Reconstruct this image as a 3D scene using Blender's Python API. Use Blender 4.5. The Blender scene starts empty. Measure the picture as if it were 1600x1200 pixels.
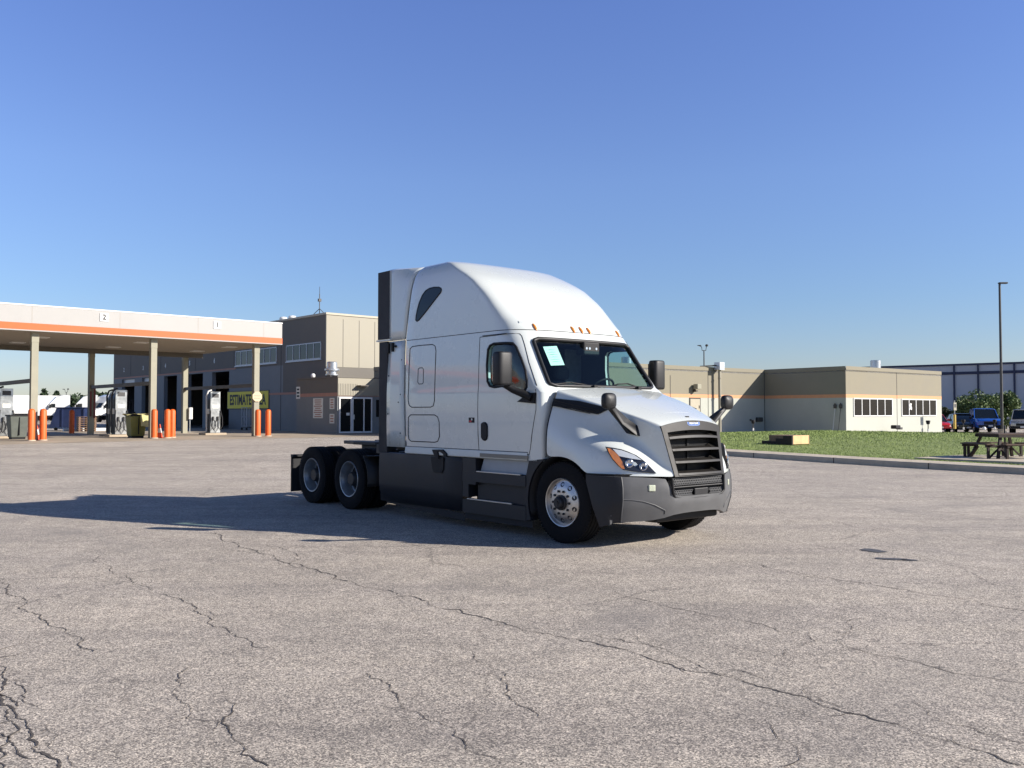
import bpy, bmesh, math, random
import numpy as np
from mathutils import Vector, Matrix
random.seed(7)
R = math.radians
scene = bpy.context.scene
COL = scene.collection

# ------------------------------------------------------------------ camera
cam_d = bpy.data.cameras.new('camera')
cam = bpy.data.objects.new('camera', cam_d)
COL.objects.link(cam)
cam.location = (0, 0, 1.616)
cam.rotation_euler = (R(90) + 0.0321318, 0, 0)
cam_d.sensor_width = 36.0
cam_d.lens = 36.0 * 1400 / 1600
cam_d.clip_start = 0.1
cam_d.clip_end = 6000
scene.camera = cam

# ------------------------------------------------------------------ light
SUN_EL = R(25.4)
SUN_TO = (0.975, -0.223)           # horizontal direction towards the sun
w = bpy.data.worlds.new('World'); scene.world = w; w.use_nodes = True
nt = w.node_tree; nt.nodes.clear()
sky = nt.nodes.new('ShaderNodeTexSky'); sky.sky_type = 'NISHITA'; sky.sun_disc = False
sky.sun_elevation = SUN_EL
sky.sun_rotation = math.atan2(SUN_TO[0], SUN_TO[1])
sky.altitude = 100; sky.air_density = 1.0; sky.dust_density = 0.25; sky.ozone_density = 4.0
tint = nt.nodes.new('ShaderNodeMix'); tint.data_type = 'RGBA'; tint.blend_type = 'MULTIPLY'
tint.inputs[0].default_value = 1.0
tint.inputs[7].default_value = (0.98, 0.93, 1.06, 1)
bg = nt.nodes.new('ShaderNodeBackground'); bg.inputs[1].default_value = 0.062
wo = nt.nodes.new('ShaderNodeOutputWorld')
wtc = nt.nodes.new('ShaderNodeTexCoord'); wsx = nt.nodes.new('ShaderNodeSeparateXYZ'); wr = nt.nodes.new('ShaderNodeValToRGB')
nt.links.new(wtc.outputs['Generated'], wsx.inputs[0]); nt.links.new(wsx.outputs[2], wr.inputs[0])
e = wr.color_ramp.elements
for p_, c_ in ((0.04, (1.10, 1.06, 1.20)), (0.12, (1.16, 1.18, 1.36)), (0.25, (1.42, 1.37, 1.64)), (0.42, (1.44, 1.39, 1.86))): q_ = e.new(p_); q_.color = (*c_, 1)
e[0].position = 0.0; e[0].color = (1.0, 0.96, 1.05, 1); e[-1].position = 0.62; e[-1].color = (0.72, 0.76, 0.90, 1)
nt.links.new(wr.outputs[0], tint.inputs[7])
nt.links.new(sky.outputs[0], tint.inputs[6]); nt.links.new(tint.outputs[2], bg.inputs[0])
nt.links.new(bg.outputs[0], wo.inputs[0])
sd = bpy.data.lights.new('sun', 'SUN'); sd.energy = 5.0; sd.angle = R(0.53); sd.color = (1.0, 0.93, 0.84)
sun = bpy.data.objects.new('sun', sd); COL.objects.link(sun)
d = Vector((-SUN_TO[0] * math.cos(SUN_EL), -SUN_TO[1] * math.cos(SUN_EL), -math.sin(SUN_EL)))
sun.rotation_euler = d.to_track_quat('-Z', 'Y').to_euler()
sun.location = (60, -15, 40)
scene.view_settings.view_transform = 'Standard'
scene.view_settings.look = 'None'
scene.view_settings.exposure = 0.74
scene.view_settings.gamma = 1.0
scene.render.engine = 'CYCLES'
scene.cycles.max_bounces = 8
scene.cycles.transparent_max_bounces = 16

# ------------------------------------------------------------------ materials
def new_mat(name):
    m = bpy.data.materials.new(name); m.use_nodes = True
    return m, m.node_tree, m.node_tree.nodes['Principled BSDF']

def mat(name, col, rough=0.5, metal=0.0, coat=0.0, var=0.08, vscale=3.0, bump=0.0, bscale=60.0, spec=0.5):
    m, t, b = new_mat(name)
    L = t.links
    tc = t.nodes.new('ShaderNodeTexCoord')
    n = t.nodes.new('ShaderNodeTexNoise'); n.inputs['Scale'].default_value = vscale
    n.inputs['Detail'].default_value = 6; n.inputs['Roughness'].default_value = 0.65
    L.new(tc.outputs['Object'], n.inputs['Vector'])
    mr = t.nodes.new('ShaderNodeMapRange'); mr.inputs[1].default_value = 0.3; mr.inputs[2].default_value = 0.7
    mr.inputs[3].default_value = 1 - var; mr.inputs[4].default_value = 1 + var
    L.new(n.outputs['Fac'], mr.inputs[0])
    mx = t.nodes.new('ShaderNodeVectorMath'); mx.operation = 'SCALE'
    mx.inputs[0].default_value = col[:3]
    L.new(mr.outputs[0], mx.inputs['Scale']); L.new(mx.outputs[0], b.inputs['Base Color'])
    b.inputs['Roughness'].default_value = rough; b.inputs['Metallic'].default_value = metal
    b.inputs['Coat Weight'].default_value = coat; b.inputs['Coat Roughness'].default_value = 0.04
    b.inputs['Specular IOR Level'].default_value = spec
    if var > 0:
        mr2 = t.nodes.new('ShaderNodeMapRange'); mr2.inputs[1].default_value = 0.3; mr2.inputs[2].default_value = 0.7
        mr2.inputs[3].default_value = max(0.02, rough * 0.88); mr2.inputs[4].default_value = min(1, rough * 1.12)
        L.new(n.outputs['Fac'], mr2.inputs[0]); L.new(mr2.outputs[0], b.inputs['Roughness'])
    if bump:
        n2 = t.nodes.new('ShaderNodeTexNoise'); n2.inputs['Scale'].default_value = bscale
        n2.inputs['Detail'].default_value = 4
        L.new(tc.outputs['Object'], n2.inputs['Vector'])
        bp = t.nodes.new('ShaderNodeBump'); bp.inputs['Strength'].default_value = bump; bp.inputs['Distance'].default_value = 0.01
        L.new(n2.outputs['Fac'], bp.inputs['Height']); L.new(bp.outputs[0], b.inputs['Normal'])
    return m

def glass_mat(name, tint, refl=1.0):
    m = bpy.data.materials.new(name); m.use_nodes = True; t = m.node_tree; t.nodes.clear()
    o = t.nodes.new('ShaderNodeOutputMaterial'); mx = t.nodes.new('ShaderNodeMixShader')
    tr = t.nodes.new('ShaderNodeBsdfTransparent'); gl = t.nodes.new('ShaderNodeBsdfGlossy')
    fr = t.nodes.new('ShaderNodeFresnel'); ge = t.nodes.new('ShaderNodeNewGeometry'); ma = t.nodes.new('ShaderNodeMath'); ma.operation = 'MULTIPLY_ADD'
    ma.inputs[1].default_value = 1 / 1.52 - 1.52; ma.inputs[2].default_value = 1.52; t.links.new(ge.outputs['Backfacing'], ma.inputs[0]); t.links.new(ma.outputs[0], fr.inputs[0])
    tr.inputs[0].default_value = (*tint, 1); gl.inputs['Roughness'].default_value = 0.02
    gl.inputs[0].default_value = (refl, refl, refl, 1)
    t.links.new(fr.outputs[0], mx.inputs[0]); t.links.new(tr.outputs[0], mx.inputs[1])
    t.links.new(gl.outputs[0], mx.inputs[2]); t.links.new(mx.outputs[0], o.inputs[0])
    return m

M = {}
M['white'] = mat('white_paint', (0.60, 0.63, 0.60), 0.28, coat=0.75, var=0.012, spec=0.45, vscale=1.2)
M['white_rough'] = mat('white_panel', (0.62, 0.64, 0.60), 0.45, var=0.05)
M['plastic'] = mat('black_plastic', (0.013, 0.013, 0.014), 0.5, spec=0.35, var=0.15, bump=0.05, bscale=200)
M['trim'] = mat('dark_trim', (0.010, 0.010, 0.011), 0.6, spec=0.3, var=0.15)
M['fairing'] = mat('dark_grey_fairing', (0.013, 0.014, 0.018), 0.5, spec=0.4, var=0.2, vscale=2.0)
M['bumper'] = mat('grey_bumper_plastic', (0.090, 0.091, 0.093), 0.5, var=0.12, vscale=4, bump=0.06, bscale=250)
M['grille'] = mat('grille_grey_plastic', (0.018, 0.016, 0.014), 0.5, var=0.08, spec=0.3)
M['rubber'] = mat('rubber_flap', (0.012, 0.012, 0.014), 0.7, var=0.2)
M['tyre'] = mat('tyre_rubber', (0.006, 0.006, 0.007), 0.9, spec=0.25, var=0.35, vscale=9, bump=0.3, bscale=90)
M['chassis'] = mat('black_chassis_steel', (0.015, 0.015, 0.016), 0.55, var=0.4, vscale=6, bump=0.2, bscale=40)
M['alu'] = mat('polished_aluminium', (0.55, 0.52, 0.48), 0.42, metal=1.0, var=0.12, vscale=14)
M['steelrim'] = mat('painted_steel_rim', (0.34, 0.36, 0.375), 0.38, metal=0.7, var=0.15, vscale=10)
M['dkmetal'] = mat('dark_hub_metal', (0.03, 0.03, 0.032), 0.5, metal=0.4, var=0.3, vscale=20)
M['chrome'] = mat('chrome', (0.75, 0.75, 0.76), 0.12, metal=1.0, var=0.02)
M['amber'] = mat('amber_lens', (0.85, 0.27, 0.03), 0.15, coat=0.8, var=0.1, vscale=30)
M['blue_band'] = mat('blue_enamel', (0.03, 0.10, 0.30), 0.25, coat=0.5, var=0.02)
M['glass'] = glass_mat('windshield_glass', (0.66, 0.84, 0.84))
M['sideglass'] = glass_mat('side_glass', (0.55, 0.72, 0.72))
M['darkglass'] = mat('dark_tinted_glass', (0.005, 0.007, 0.012), 0.08, var=0.0, coat=0.0, spec=0.25)
M['lens'] = glass_mat('clear_lens', (0.86, 0.88, 0.9))
M['interior'] = mat('cab_interior', (0.035, 0.037, 0.04), 0.8, var=0.2)
M['seat'] = mat('seat_fabric', (0.05, 0.05, 0.055), 0.9, var=0.2, vscale=12)
M['curtain'] = mat('grey_curtain', (0.20, 0.20, 0.21), 0.9, var=0.2, vscale=10)
M['paper'] = mat('pale_green_paper', (0.72, 0.86, 0.76), 0.8, var=0.02)
M['ink'] = mat('faded_ink', (0.35, 0.5, 0.42), 0.8, var=0.1)
M['red'] = mat('red_sticker', (0.45, 0.04, 0.04), 0.5)
M['fog'] = mat('fog_lamp_lens', (0.62, 0.66, 0.50), 0.15, coat=0.7, var=0.05, vscale=40)

# ------------------------------------------------------------------ mesh helpers
class MB:
    def __init__(s): s.v = []; s.f = []; s.mi = []; s.cur = 0
    def add(s, vs, fs, mi=None):
        o = len(s.v); s.v += [tuple(map(float, p)) for p in vs]
        s.f += [tuple(i + o for i in f) for f in fs]
        s.mi += [s.cur if mi is None else mi] * len(fs)
        return s
    def box(s, x0, x1, y0, y1, z0, z1, rot=0, piv=None, mi=None):
        vs = [(x, y, z) for z in (z0, z1) for y in (y0, y1) for x in (x0, x1)]
        if rot:
            px, py = piv or ((x0 + x1) / 2, (y0 + y1) / 2); c, sn = math.cos(rot), math.sin(rot)
            vs = [(px + (x - px) * c - (y - py) * sn, py + (x - px) * sn + (y - py) * c, z) for x, y, z in vs]
        return s.add(vs, [(0, 2, 3, 1), (4, 5, 7, 6), (0, 1, 5, 4), (1, 3, 7, 5), (3, 2, 6, 7), (2, 0, 4, 6)], mi)
    def hexa(s, lo, hi, mi=None):       # two quads of 4 points (bottom ccw, top ccw)
        return s.add(list(lo) + list(hi), [(3, 2, 1, 0), (4, 5, 6, 7), (0, 1, 5, 4), (1, 2, 6, 5), (2, 3, 7, 6), (3, 0, 4, 7)], mi)
    def prism(s, poly, a, b, axis='z', mi=None):
        n = len(poly)
        def P(p, h):
            if axis == 'z': return (p[0], p[1], h)
            if axis == 'y': return (p[0], h, p[1])
            return (h, p[0], p[1])
        vs = [P(p, a) for p in poly] + [P(p, b) for p in poly]
        fs = [tuple(range(n))[::-1], tuple(range(n, 2 * n))] + [(i, (i + 1) % n, n + (i + 1) % n, n + i) for i in range(n)]
        return s.add(vs, fs, mi)
    def loop2(s, A, B, mi=None):        # skin between two closed loops + caps
        n = len(A)
        return s.add(list(A) + list(B), [tuple(range(n))[::-1], tuple(range(n, 2 * n))] + [(i, (i + 1) % n, n + (i + 1) % n, n + i) for i in range(n)], mi)
    def grid(s, rows, closed=False, flip=False, mi=None):
        n = len(rows[0]); vs = [p for r in rows for p in r]; fs = []
        for i in range(len(rows) - 1):
            for j in range(n if closed else n - 1):
                a, b = i * n + j, i * n + (j + 1) % n
                f = (a, b, b + n, a + n); fs.append(f[::-1] if flip else f)
        return s.add(vs, fs, mi)
    def tube(s, pts, r, n=8, closed=False, caps=True, mi=None):
        pts = [Vector(p) for p in pts]; m = len(pts); rows = []; up = None
        for i, p in enumerate(pts):
            if closed: t = pts[(i + 1) % m] - pts[i - 1]
            else: t = pts[min(i + 1, m - 1)] - pts[max(i - 1, 0)]
            if t.length < 1e-9: t = Vector((0, 0, 1))
            t.normalize()
            if up is None:
                up = Vector((0, 0, 1)) if abs(t.z) < 0.9 else Vector((1, 0, 0))
            up = (up - t * up.dot(t)); up.normalize(); sd_ = t.cross(up)
            rr = r[i] if isinstance(r, (list, tuple)) else r
            rows.append([p + (up * math.cos(2 * math.pi * k / n) + sd_ * math.sin(2 * math.pi * k / n)) * rr for k in range(n)])
        if closed: rows.append(rows[0])
        s.grid(rows, closed=True, mi=mi)
        if caps and not closed:
            s.add(rows[0], [tuple(range(n))], mi); s.add(rows[-1], [tuple(range(n))[::-1]], mi)
        return s
    def cyl(s, c, r, h, n=24, axis='z', r2=None, mi=None):
        r2 = r if r2 is None else r2
        ax = {'x': (h, 0, 0), 'y': (0, h, 0), 'z': (0, 0, h)}[axis]
        A, B = [], []
        for k in range(n):
            a = 2 * math.pi * k / n; ca, sa = math.cos(a), math.sin(a)
            o = {'x': (0, ca, sa), 'y': (ca, 0, sa), 'z': (ca, sa, 0)}[axis]
            A.append(tuple(c[i] + o[i] * r for i in range(3))); B.append(tuple(c[i] + ax[i] + o[i] * r2 for i in range(3)))
        return s.loop2(A, B, mi)
    def lathe(s, prof, c=(0, 0, 0), axis='y', n=48, mi=None):   # prof: (r, h)
        rows = []
        for r, h in prof:
            row = []
            for k in range(n):
                a = 2 * math.pi * k / n; ca, sa = math.cos(a) * r, math.sin(a) * r
                o = {'x': (h, ca, sa), 'y': (ca, h, sa), 'z': (ca, sa, h)}[axis]
                row.append(tuple(c[i] + o[i] for i in range(3)))
            rows.append(row)
        return s.grid(rows, closed=True, mi=mi)
    def build(s, name, m, parent=None, smooth=None, bevel=0, subsurf=0, recalc=True, seg=2, solid=0):
        me = bpy.data.meshes.new(name); me.from_pydata(s.v, [], s.f)
        ms = m if isinstance(m, (list, tuple)) else [m]
        for x in ms: me.materials.append(x)
        me.polygons.foreach_set('material_index', s.mi)
        bm = bmesh.new(); bm.from_mesh(me)
        if smooth is not None or bevel or subsurf: bmesh.ops.remove_doubles(bm, verts=bm.verts, dist=1e-5)
        if recalc: bmesh.ops.recalc_face_normals(bm, faces=bm.faces)
        if smooth is not None:
            for f in bm.faces: f.smooth = True
            a = R(smooth)
            for e in bm.edges:
                if len(e.link_faces) == 2 and e.calc_face_angle(0) > a: e.smooth = False
        bm.to_mesh(me); bm.free()
        o = bpy.data.objects.new(name, me); COL.objects.link(o)
        if parent: o.parent = parent
        if bevel:
            b = o.modifiers.new('bevel', 'BEVEL'); b.width = bevel; b.segments = seg; b.limit_method = 'ANGLE'; b.angle_limit = R(40)
            b.harden_normals = False
        if solid:
            q = o.modifiers.new('solid', 'SOLIDIFY'); q.thickness = solid; q.offset = -1
        if subsurf:
            q = o.modifiers.new('sub', 'SUBSURF'); q.levels = subsurf; q.render_levels = subsurf
        return o

def thing(name, label, cat, loc=(0, 0, 0), rz=0, group=None):
    o = bpy.data.objects.new(name, None); COL.objects.link(o)
    o.location = loc; o.rotation_euler = (0, 0, rz); o.empty_display_size = 0.3
    o['label'] = label; o['category'] = cat
    if group: o['group'] = group
    return o
def tag(o, label, cat, group=None):
    o['label'] = label; o['category'] = cat
    if group: o['group'] = group
    return o
def struct(o): o['kind'] = 'structure'; return o
def copy_tree(o, parent=None):
    c = o.copy(); COL.objects.link(c)
    if parent: c.parent = parent
    for ch in [x for x in bpy.data.objects if x.parent == o]: copy_tree(ch, c)
    return c
def text_obj(name, body, size, m, parent, loc, rot, ext=0.004, sx=1.0, bold=0.0, align='CENTER'):
    cu = bpy.data.curves.new(name, 'FONT'); cu.body = body; cu.size = size; cu.extrude = ext
    cu.align_x = align; cu.align_y = 'CENTER'; cu.offset = bold; cu.resolution_u = 3
    o = bpy.data.objects.new(name + '_tmp', cu); COL.objects.link(o)
    dg = bpy.context.evaluated_depsgraph_get(); me = bpy.data.meshes.new_from_object(o.evaluated_get(dg))
    bpy.data.objects.remove(o)
    me.name = name; me.materials.clear(); me.materials.append(m)
    t = bpy.data.objects.new(name, me); COL.objects.link(t); t.parent = parent
    t.location = loc; t.rotation_euler = rot; t.scale = (sx, 1, 1)
    return t
def smooth01(x): x = max(0, min(1, x)); return x * x * (3 - 2 * x)
def gy(y): return 0.3 * smooth01((y - 22) / 20)
def gz(x, y): return gy(y) * (1 - smooth01((x - 14) / 25))
# ------------------------------------------------------------------ ground
def make_asphalt():
    m, t, b = new_mat('aged_asphalt'); L = t.links; N = t.nodes.new
    tc = N('ShaderNodeTexCoord')
    def noise(sc, det=5, rough=0.6, vec=None, dist=0):
        n = N('ShaderNodeTexNoise'); n.inputs['Scale'].default_value = sc; n.inputs['Detail'].default_value = det
        n.inputs['Roughness'].default_value = rough; n.inputs['Distortion'].default_value = dist
        L.new(vec or tc.outputs['Object'], n.inputs['Vector']); return n
    def ramp(src, stops):
        r = N('ShaderNodeValToRGB'); e = r.color_ramp.elements
        while len(e) < len(stops): e.new(0.5)
        for i, (p, c) in enumerate(stops): e[i].position = p; e[i].color = (*c, 1) if len(c) == 3 else c
        L.new(src, r.inputs[0]); return r
    def mix(a, b_, f, mode='MIX'):
        x = N('ShaderNodeMix'); x.data_type = 'RGBA'; x.blend_type = mode
        if isinstance(f, float): x.inputs[0].default_value = f
        else: L.new(f, x.inputs[0])
        for s_, i in ((a, 6), (b_, 7)):
            if isinstance(s_, tuple): x.inputs[i].default_value = (*s_, 1)
            else: L.new(s_, x.inputs[i])
        return x.outputs[2]
    big = noise(0.06, 5, 0.6); mid = noise(0.5, 6, 0.65); sm = noise(4.0, 5, 0.7)
    c = ramp(big.outputs['Fac'], [(0.35, (0.338, 0.305, 0.262)), (0.65, (0.400, 0.365, 0.318))]).outputs[0]
    c2 = ramp(mid.outputs['Fac'], [(0.3, (0.84, 0.84, 0.84)), (0.7, (1.10, 1.09, 1.08))]).outputs[0]
    c = mix(c, c2, 1.0, 'MULTIPLY')
    c3 = ramp(sm.outputs['Fac'], [(0.3, (0.88, 0.88, 0.88)), (0.7, (1.1, 1.1, 1.1))]).outputs[0]
    c = mix(c, c3, 1.0, 'MULTIPLY')
    # streaky tyre wear along the driving direction
    mp = N('ShaderNodeMapping'); mp.inputs['Rotation'].default_value = (0, 0, R(35)); mp.inputs['Scale'].default_value = (0.12, 1.4, 1)
    L.new(tc.outputs['Object'], mp.inputs[0]); st = noise(1.0, 5, 0.6, mp.outputs[0], 0.6)
    c4 = ramp(st.outputs['Fac'], [(0.32, (0.80, 0.80, 0.82)), (0.5, (1, 1, 1)), (0.7, (1.06, 1.05, 1.03))]).outputs[0]
    c = mix(c, c4, 0.8, 'MULTIPLY')
    # aggregate: light stones in a darker binder
    vo = N('ShaderNodeTexVoronoi'); vo.inputs['Scale'].default_value = 135; L.new(tc.outputs['Object'], vo.inputs['Vector'])
    sep = N('ShaderNodeSeparateColor'); L.new(vo.outputs['Color'], sep.inputs[0])
    stone = ramp(sep.outputs[0], [(0.0, (0.30, 0.29, 0.30)), (0.3, (0.70, 0.69, 0.69)), (0.6, (1.08, 1.06, 1.05)), (0.82, (1.6, 1.56, 1.5)), (1.0, (2.2, 2.15, 2.05))]).outputs[0]
    c = mix(c, stone, 1.0, 'MULTIPLY')
    vo2 = N('ShaderNodeTexVoronoi'); vo2.inputs['Scale'].default_value = 34; L.new(tc.outputs['Object'], vo2.inputs['Vector'])
    sep2 = N('ShaderNodeSeparateColor'); L.new(vo2.outputs['Color'], sep2.inputs[0])
    stone2 = ramp(sep2.outputs[1], [(0.0, (0.86, 0.86, 0.87)), (0.5, (1.0, 1.0, 1.0)), (1.0, (1.12, 1.11, 1.10))]).outputs[0]
    c = mix(c, stone2, 1.0, 'MULTIPLY')
    # hairline cracks
    nd = noise(1.6, 5, 0.7); ad = N('ShaderNodeVectorMath'); ad.operation = 'ADD'
    sc = N('ShaderNodeVectorMath'); sc.operation = 'SCALE'; sc.inputs['Scale'].default_value = 0.55
    L.new(nd.outputs['Color'], sc.inputs[0]); L.new(tc.outputs['Object'], ad.inputs[0]); L.new(sc.outputs[0], ad.inputs[1])
    vc = N('ShaderNodeTexVoronoi'); vc.feature = 'DISTANCE_TO_EDGE'; vc.inputs['Scale'].default_value = 0.42
    L.new(ad.outputs[0], vc.inputs['Vector'])
    ck = ramp(vc.outputs['Distance'], [(0.0, (1, 1, 1)), (0.0045, (0, 0, 0))])
    msk = ramp(noise(0.35, 3, 0.6).outputs['Fac'], [(0.42, (0, 0, 0)), (0.54, (.75, .75, .75))])
    ckm = mix(ck.outputs[0], msk.outputs[0], 1.0, 'MULTIPLY')
    c = mix(c, (0.07, 0.06, 0.055), ckm)
    # scrubbed tyre arcs of turning trucks
    for cx_, cy_, sc_, am_ in ((-14.0, 3.0, 0.55, 0.10), (16.0, -3.0, 0.42, 0.12), (3.0, 34.0, 0.36, 0.08)):
        mpw = N('ShaderNodeMapping'); mpw.inputs['Location'].default_value = (-cx_, -cy_, 0); L.new(tc.outputs['Object'], mpw.inputs[0])
        wv = N('ShaderNodeTexWave'); wv.wave_type = 'RINGS'; wv.rings_direction = 'Z'; wv.inputs['Scale'].default_value = sc_ * .35; wv.inputs['Distortion'].default_value = 1.6
        wv.inputs['Detail'].default_value = 3; wv.inputs['Detail Scale'].default_value = 2.5; L.new(mpw.outputs[0], wv.inputs['Vector'])
        rw_ = ramp(wv.outputs['Fac'], [(0.80, (0, 0, 0)), (0.93, (1, 1, 1))]); mk = ramp(noise(0.16 + sc_ * .1, 4, 0.6).outputs['Fac'], [(0.48, (0, 0, 0)), (0.64, (am_ * 2.2,) * 3)])
        c = mix(c, (0.20, 0.185, 0.17), mix(rw_.outputs[0], mk.outputs[0], 1.0, 'MULTIPLY'))
    # faint oil stains
    oil = ramp(noise(0.9, 3, 0.5).outputs['Fac'], [(0.66, (0, 0, 0)), (0.76, (0.5, 0.5, 0.5))])
    c = mix(c, (0.20, 0.18, 0.165), oil.outputs[0])
    L.new(c, b.inputs['Base Color']); b.inputs['Roughness'].default_value = 0.85
    b.inputs['Specular IOR Level'].default_value = 0.35
    h = N('ShaderNodeMath'); h.operation = 'MULTIPLY_ADD'; h.inputs[1].default_value = 0.6
    L.new(sep.outputs[0], h.inputs[0]); L.new(sm.outputs['Fac'], h.inputs[2])
    bp = N('ShaderNodeBump'); bp.inputs['Strength'].default_value = 0.55; bp.inputs['Distance'].default_value = 0.006
    L.new(h.outputs[0], bp.inputs['Height']); L.new(bp.outputs[0], b.inputs['Normal'])
    return m
M['asphalt'] = make_asphalt()
M['crack'] = mat('crack_dirt', (0.075, 0.064, 0.056), 0.95, var=0.4, vscale=25)
M['oil'] = mat('oil_stain', (0.085, 0.078, 0.07), 0.55, var=0.4, vscale=14)
M['concrete'] = mat('concrete_apron', (0.36, 0.295, 0.215), 0.85, var=0.2, vscale=0.5, bump=0.15, bscale=70)
M['kerbc'] = mat('kerb_concrete', (0.46, 0.395, 0.30), 0.88, var=0.18, vscale=2.5, bump=0.2, bscale=80)
M['soil'] = mat('lawn_base', (0.17, 0.215, 0.050), 0.95, var=0.15, vscale=0.8, bump=0.2, bscale=25)

g = MB()
xs_ = [-900, -400, -200, -120] + [x for x in range(-80, 81, 4)] + [120, 200, 400, 900]
ys_ = [-150, -60, -20] + [y for y in range(-8, 81, 2)] + [100, 140, 200, 400, 900, 2500]
g.grid([[(x, y, gz(x, y)) for x in xs_] for y in ys_])
struct(g.build('parking_lot', M['asphalt'], smooth=60))

# cracks worn into the asphalt (thin jagged ribbons)
CRACKS = [([(-3.54,6.15),(-3.15,5.59),(-3.04,5.42),(-2.86,5.08),(-2.63,4.81),(-2.42,4.57),(-2.32,4.43),(-2.17,4.26),(-2.06,4.13),(-1.92,3.96)],2.2),([(-3.07,5.5),(-2.93,5.37),(-2.8,5.17),(-2.65,5.01),(-2.5,4.92)],1),([(-2.58,4.57),(-2.46,4.45),(-2.36,4.33),(-2.24,4.24),(-2.21,4.24)],1.3),([(-2.41,4.73),(-2.27,4.54),(-2.25,4.43),(-2.11,4.29),(-1.93,4.13)],0.8),([(-4.96,8.65),(-4.79,8.52),(-4.41,7.97),(-4.2,7.8),(-4.09,7.53),(-3.85,7.28),(-3.6,7.0),(-3.38,6.79),(-3.2,6.55),(-3.04,6.4),(-2.98,6.25),(-2.83,6.11)],1.1),([(-4.3,7.58),(-4.26,7.71),(-4.2,7.8)],0.6),([(-5.04,10.57),(-4.49,9.73),(-4.03,9.08),(-3.6,8.52),(-3.3,8.2),(-3.08,8.02),(-2.79,7.69),(-2.61,7.48),(-2.42,7.19),(-2.26,6.83),(-2.07,6.63),(-1.88,6.43),(-1.79,6.25),(-1.65,6.22)],0.9),([(-2.61,7.48),(-2.39,7.23),(-2.31,7.17)],0.5),([(-2.04,5.76),(-2.05,5.56),(-1.97,5.4),(-1.97,5.27),(-1.88,5.1),(-1.75,4.92),(-1.72,4.79),(-1.54,4.75)],1),([(-1.61,5.12),(-1.53,5.03),(-1.51,4.9),(-1.46,4.67),(-1.37,4.48),(-1.28,4.29),(-1.2,4.23),(-1.11,4.15)],1.3),([(-4.08,12.08),(-3.62,11.33),(-3.25,10.77),(-3.0,10.57),(-2.77,10.27),(-2.47,9.73),(-2.14,9.39),(-1.95,9.16),(-1.74,8.76),(-1.44,8.44),(-1.02,8.0),(-0.64,7.53),(-0.31,7.2),(0.0,6.85),(0.23,6.62),(0.46,6.46),(0.59,6.34),(0.73,6.2),(0.89,5.98),(1.01,5.82),(1.1,5.66),(1.23,5.63),(1.35,5.51),(1.45,5.35),(1.59,5.22),(1.69,5.07),(1.76,4.95),(1.89,4.83),(2.0,4.7),(2.02,4.58),(2.12,4.49),(2.2,4.37),(2.28,4.27),(2.34,4.15)],1.6),([(0.59,6.58),(0.74,6.46),(0.88,6.34),(1.07,6.05),(1.2,5.79),(1.3,5.6),(1.39,5.43)],1.1),([(1.37,5.69),(1.51,5.54),(1.6,5.35),(1.71,5.19),(1.81,4.97)],0.8),([(-3.05,11.22),(-2.9,10.88),(-2.63,10.57),(-2.42,10.08),(-2.39,9.73),(-2.17,9.39)],0.8),([(1.81,10.45),(2.11,10.15),(2.42,9.86),(2.66,9.42),(2.9,9.09),(3.13,8.79),(3.37,8.5),(3.6,8.23),(3.81,7.92),(3.98,7.63),(4.18,7.37),(4.37,7.12)],1.3),([(2.37,9.68),(2.64,9.25),(2.97,8.86),(3.24,8.5)],0.6),([(0.94,8.23),(1.09,7.86),(1.3,7.53),(1.49,7.32),(1.73,7.07),(1.93,6.84),(2.02,6.58),(2.18,6.71)],0.9),([(2.29,6.38),(2.36,6.16),(2.52,5.98),(2.65,5.79),(2.74,5.61),(3.0,5.43),(3.19,5.35)],1),([(2.29,6.38),(2.39,6.58),(2.57,6.8),(2.86,7.22)],0.9),([(3.39,11.74),(3.49,11.36),(3.69,11.0),(3.78,10.78),(4.15,10.52)],0.8),([(1.76,6.05),(1.76,5.88),(1.75,5.69)],0.8),([(2.19,6.67),(2.15,6.5),(2.15,6.38)],0.8),([(5.78,19.17),(5.76,17.15),(6.16,15.84),(6.55,14.94),(7.13,14.52),(7.5,13.94),(8.15,13.58)],0.9),([(1.82,6.02),(2.0,6.27),(2.19,6.5)],0.6),([(4.5,10.15),(4.6,9.95),(4.88,9.42),(5.12,9.01),(5.31,8.86)],0.9),([(1.33,4.75),(1.33,4.62),(1.38,4.39),(1.35,4.29),(1.23,4.15)],1),([(0.88,6.58),(0.92,6.34),(1.0,6.12)],0.8),([(1.38,5.09),(1.46,4.99),(1.57,4.83),(1.64,4.7),(1.7,4.62)],0.6),([(2.26,5.11),(2.24,4.75),(2.35,4.66),(2.45,4.47),(2.55,4.43)],0.9),([(2.19,4.54),(2.17,4.45),(2.24,4.41)],1),([(7.37,14.73),(6.54,13.75),(5.73,12.9)],0.5),([(-0.92,5.64),(-0.65,5.14),(-0.56,4.92),(-0.33,4.67),(-0.22,4.41),(-0.03,4.21)],0.9),([(-0.26,6.09),(-0.04,5.58),(0.0,5.09),(0.14,4.82)],0.8),([(2.68,15.67),(3.34,14.67),(3.87,13.62),(4.57,12.85),(5.36,12.17),(6.31,11.1)],0.8),([(6.29,25.22),(6.8,21.22),(8.09,18.93),(9.58,16.83)],0.8),([(-2.94,5.2),(-2.6,4.72),(-2.39,4.29),(-2.16,4.03)],1.2)]
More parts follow.
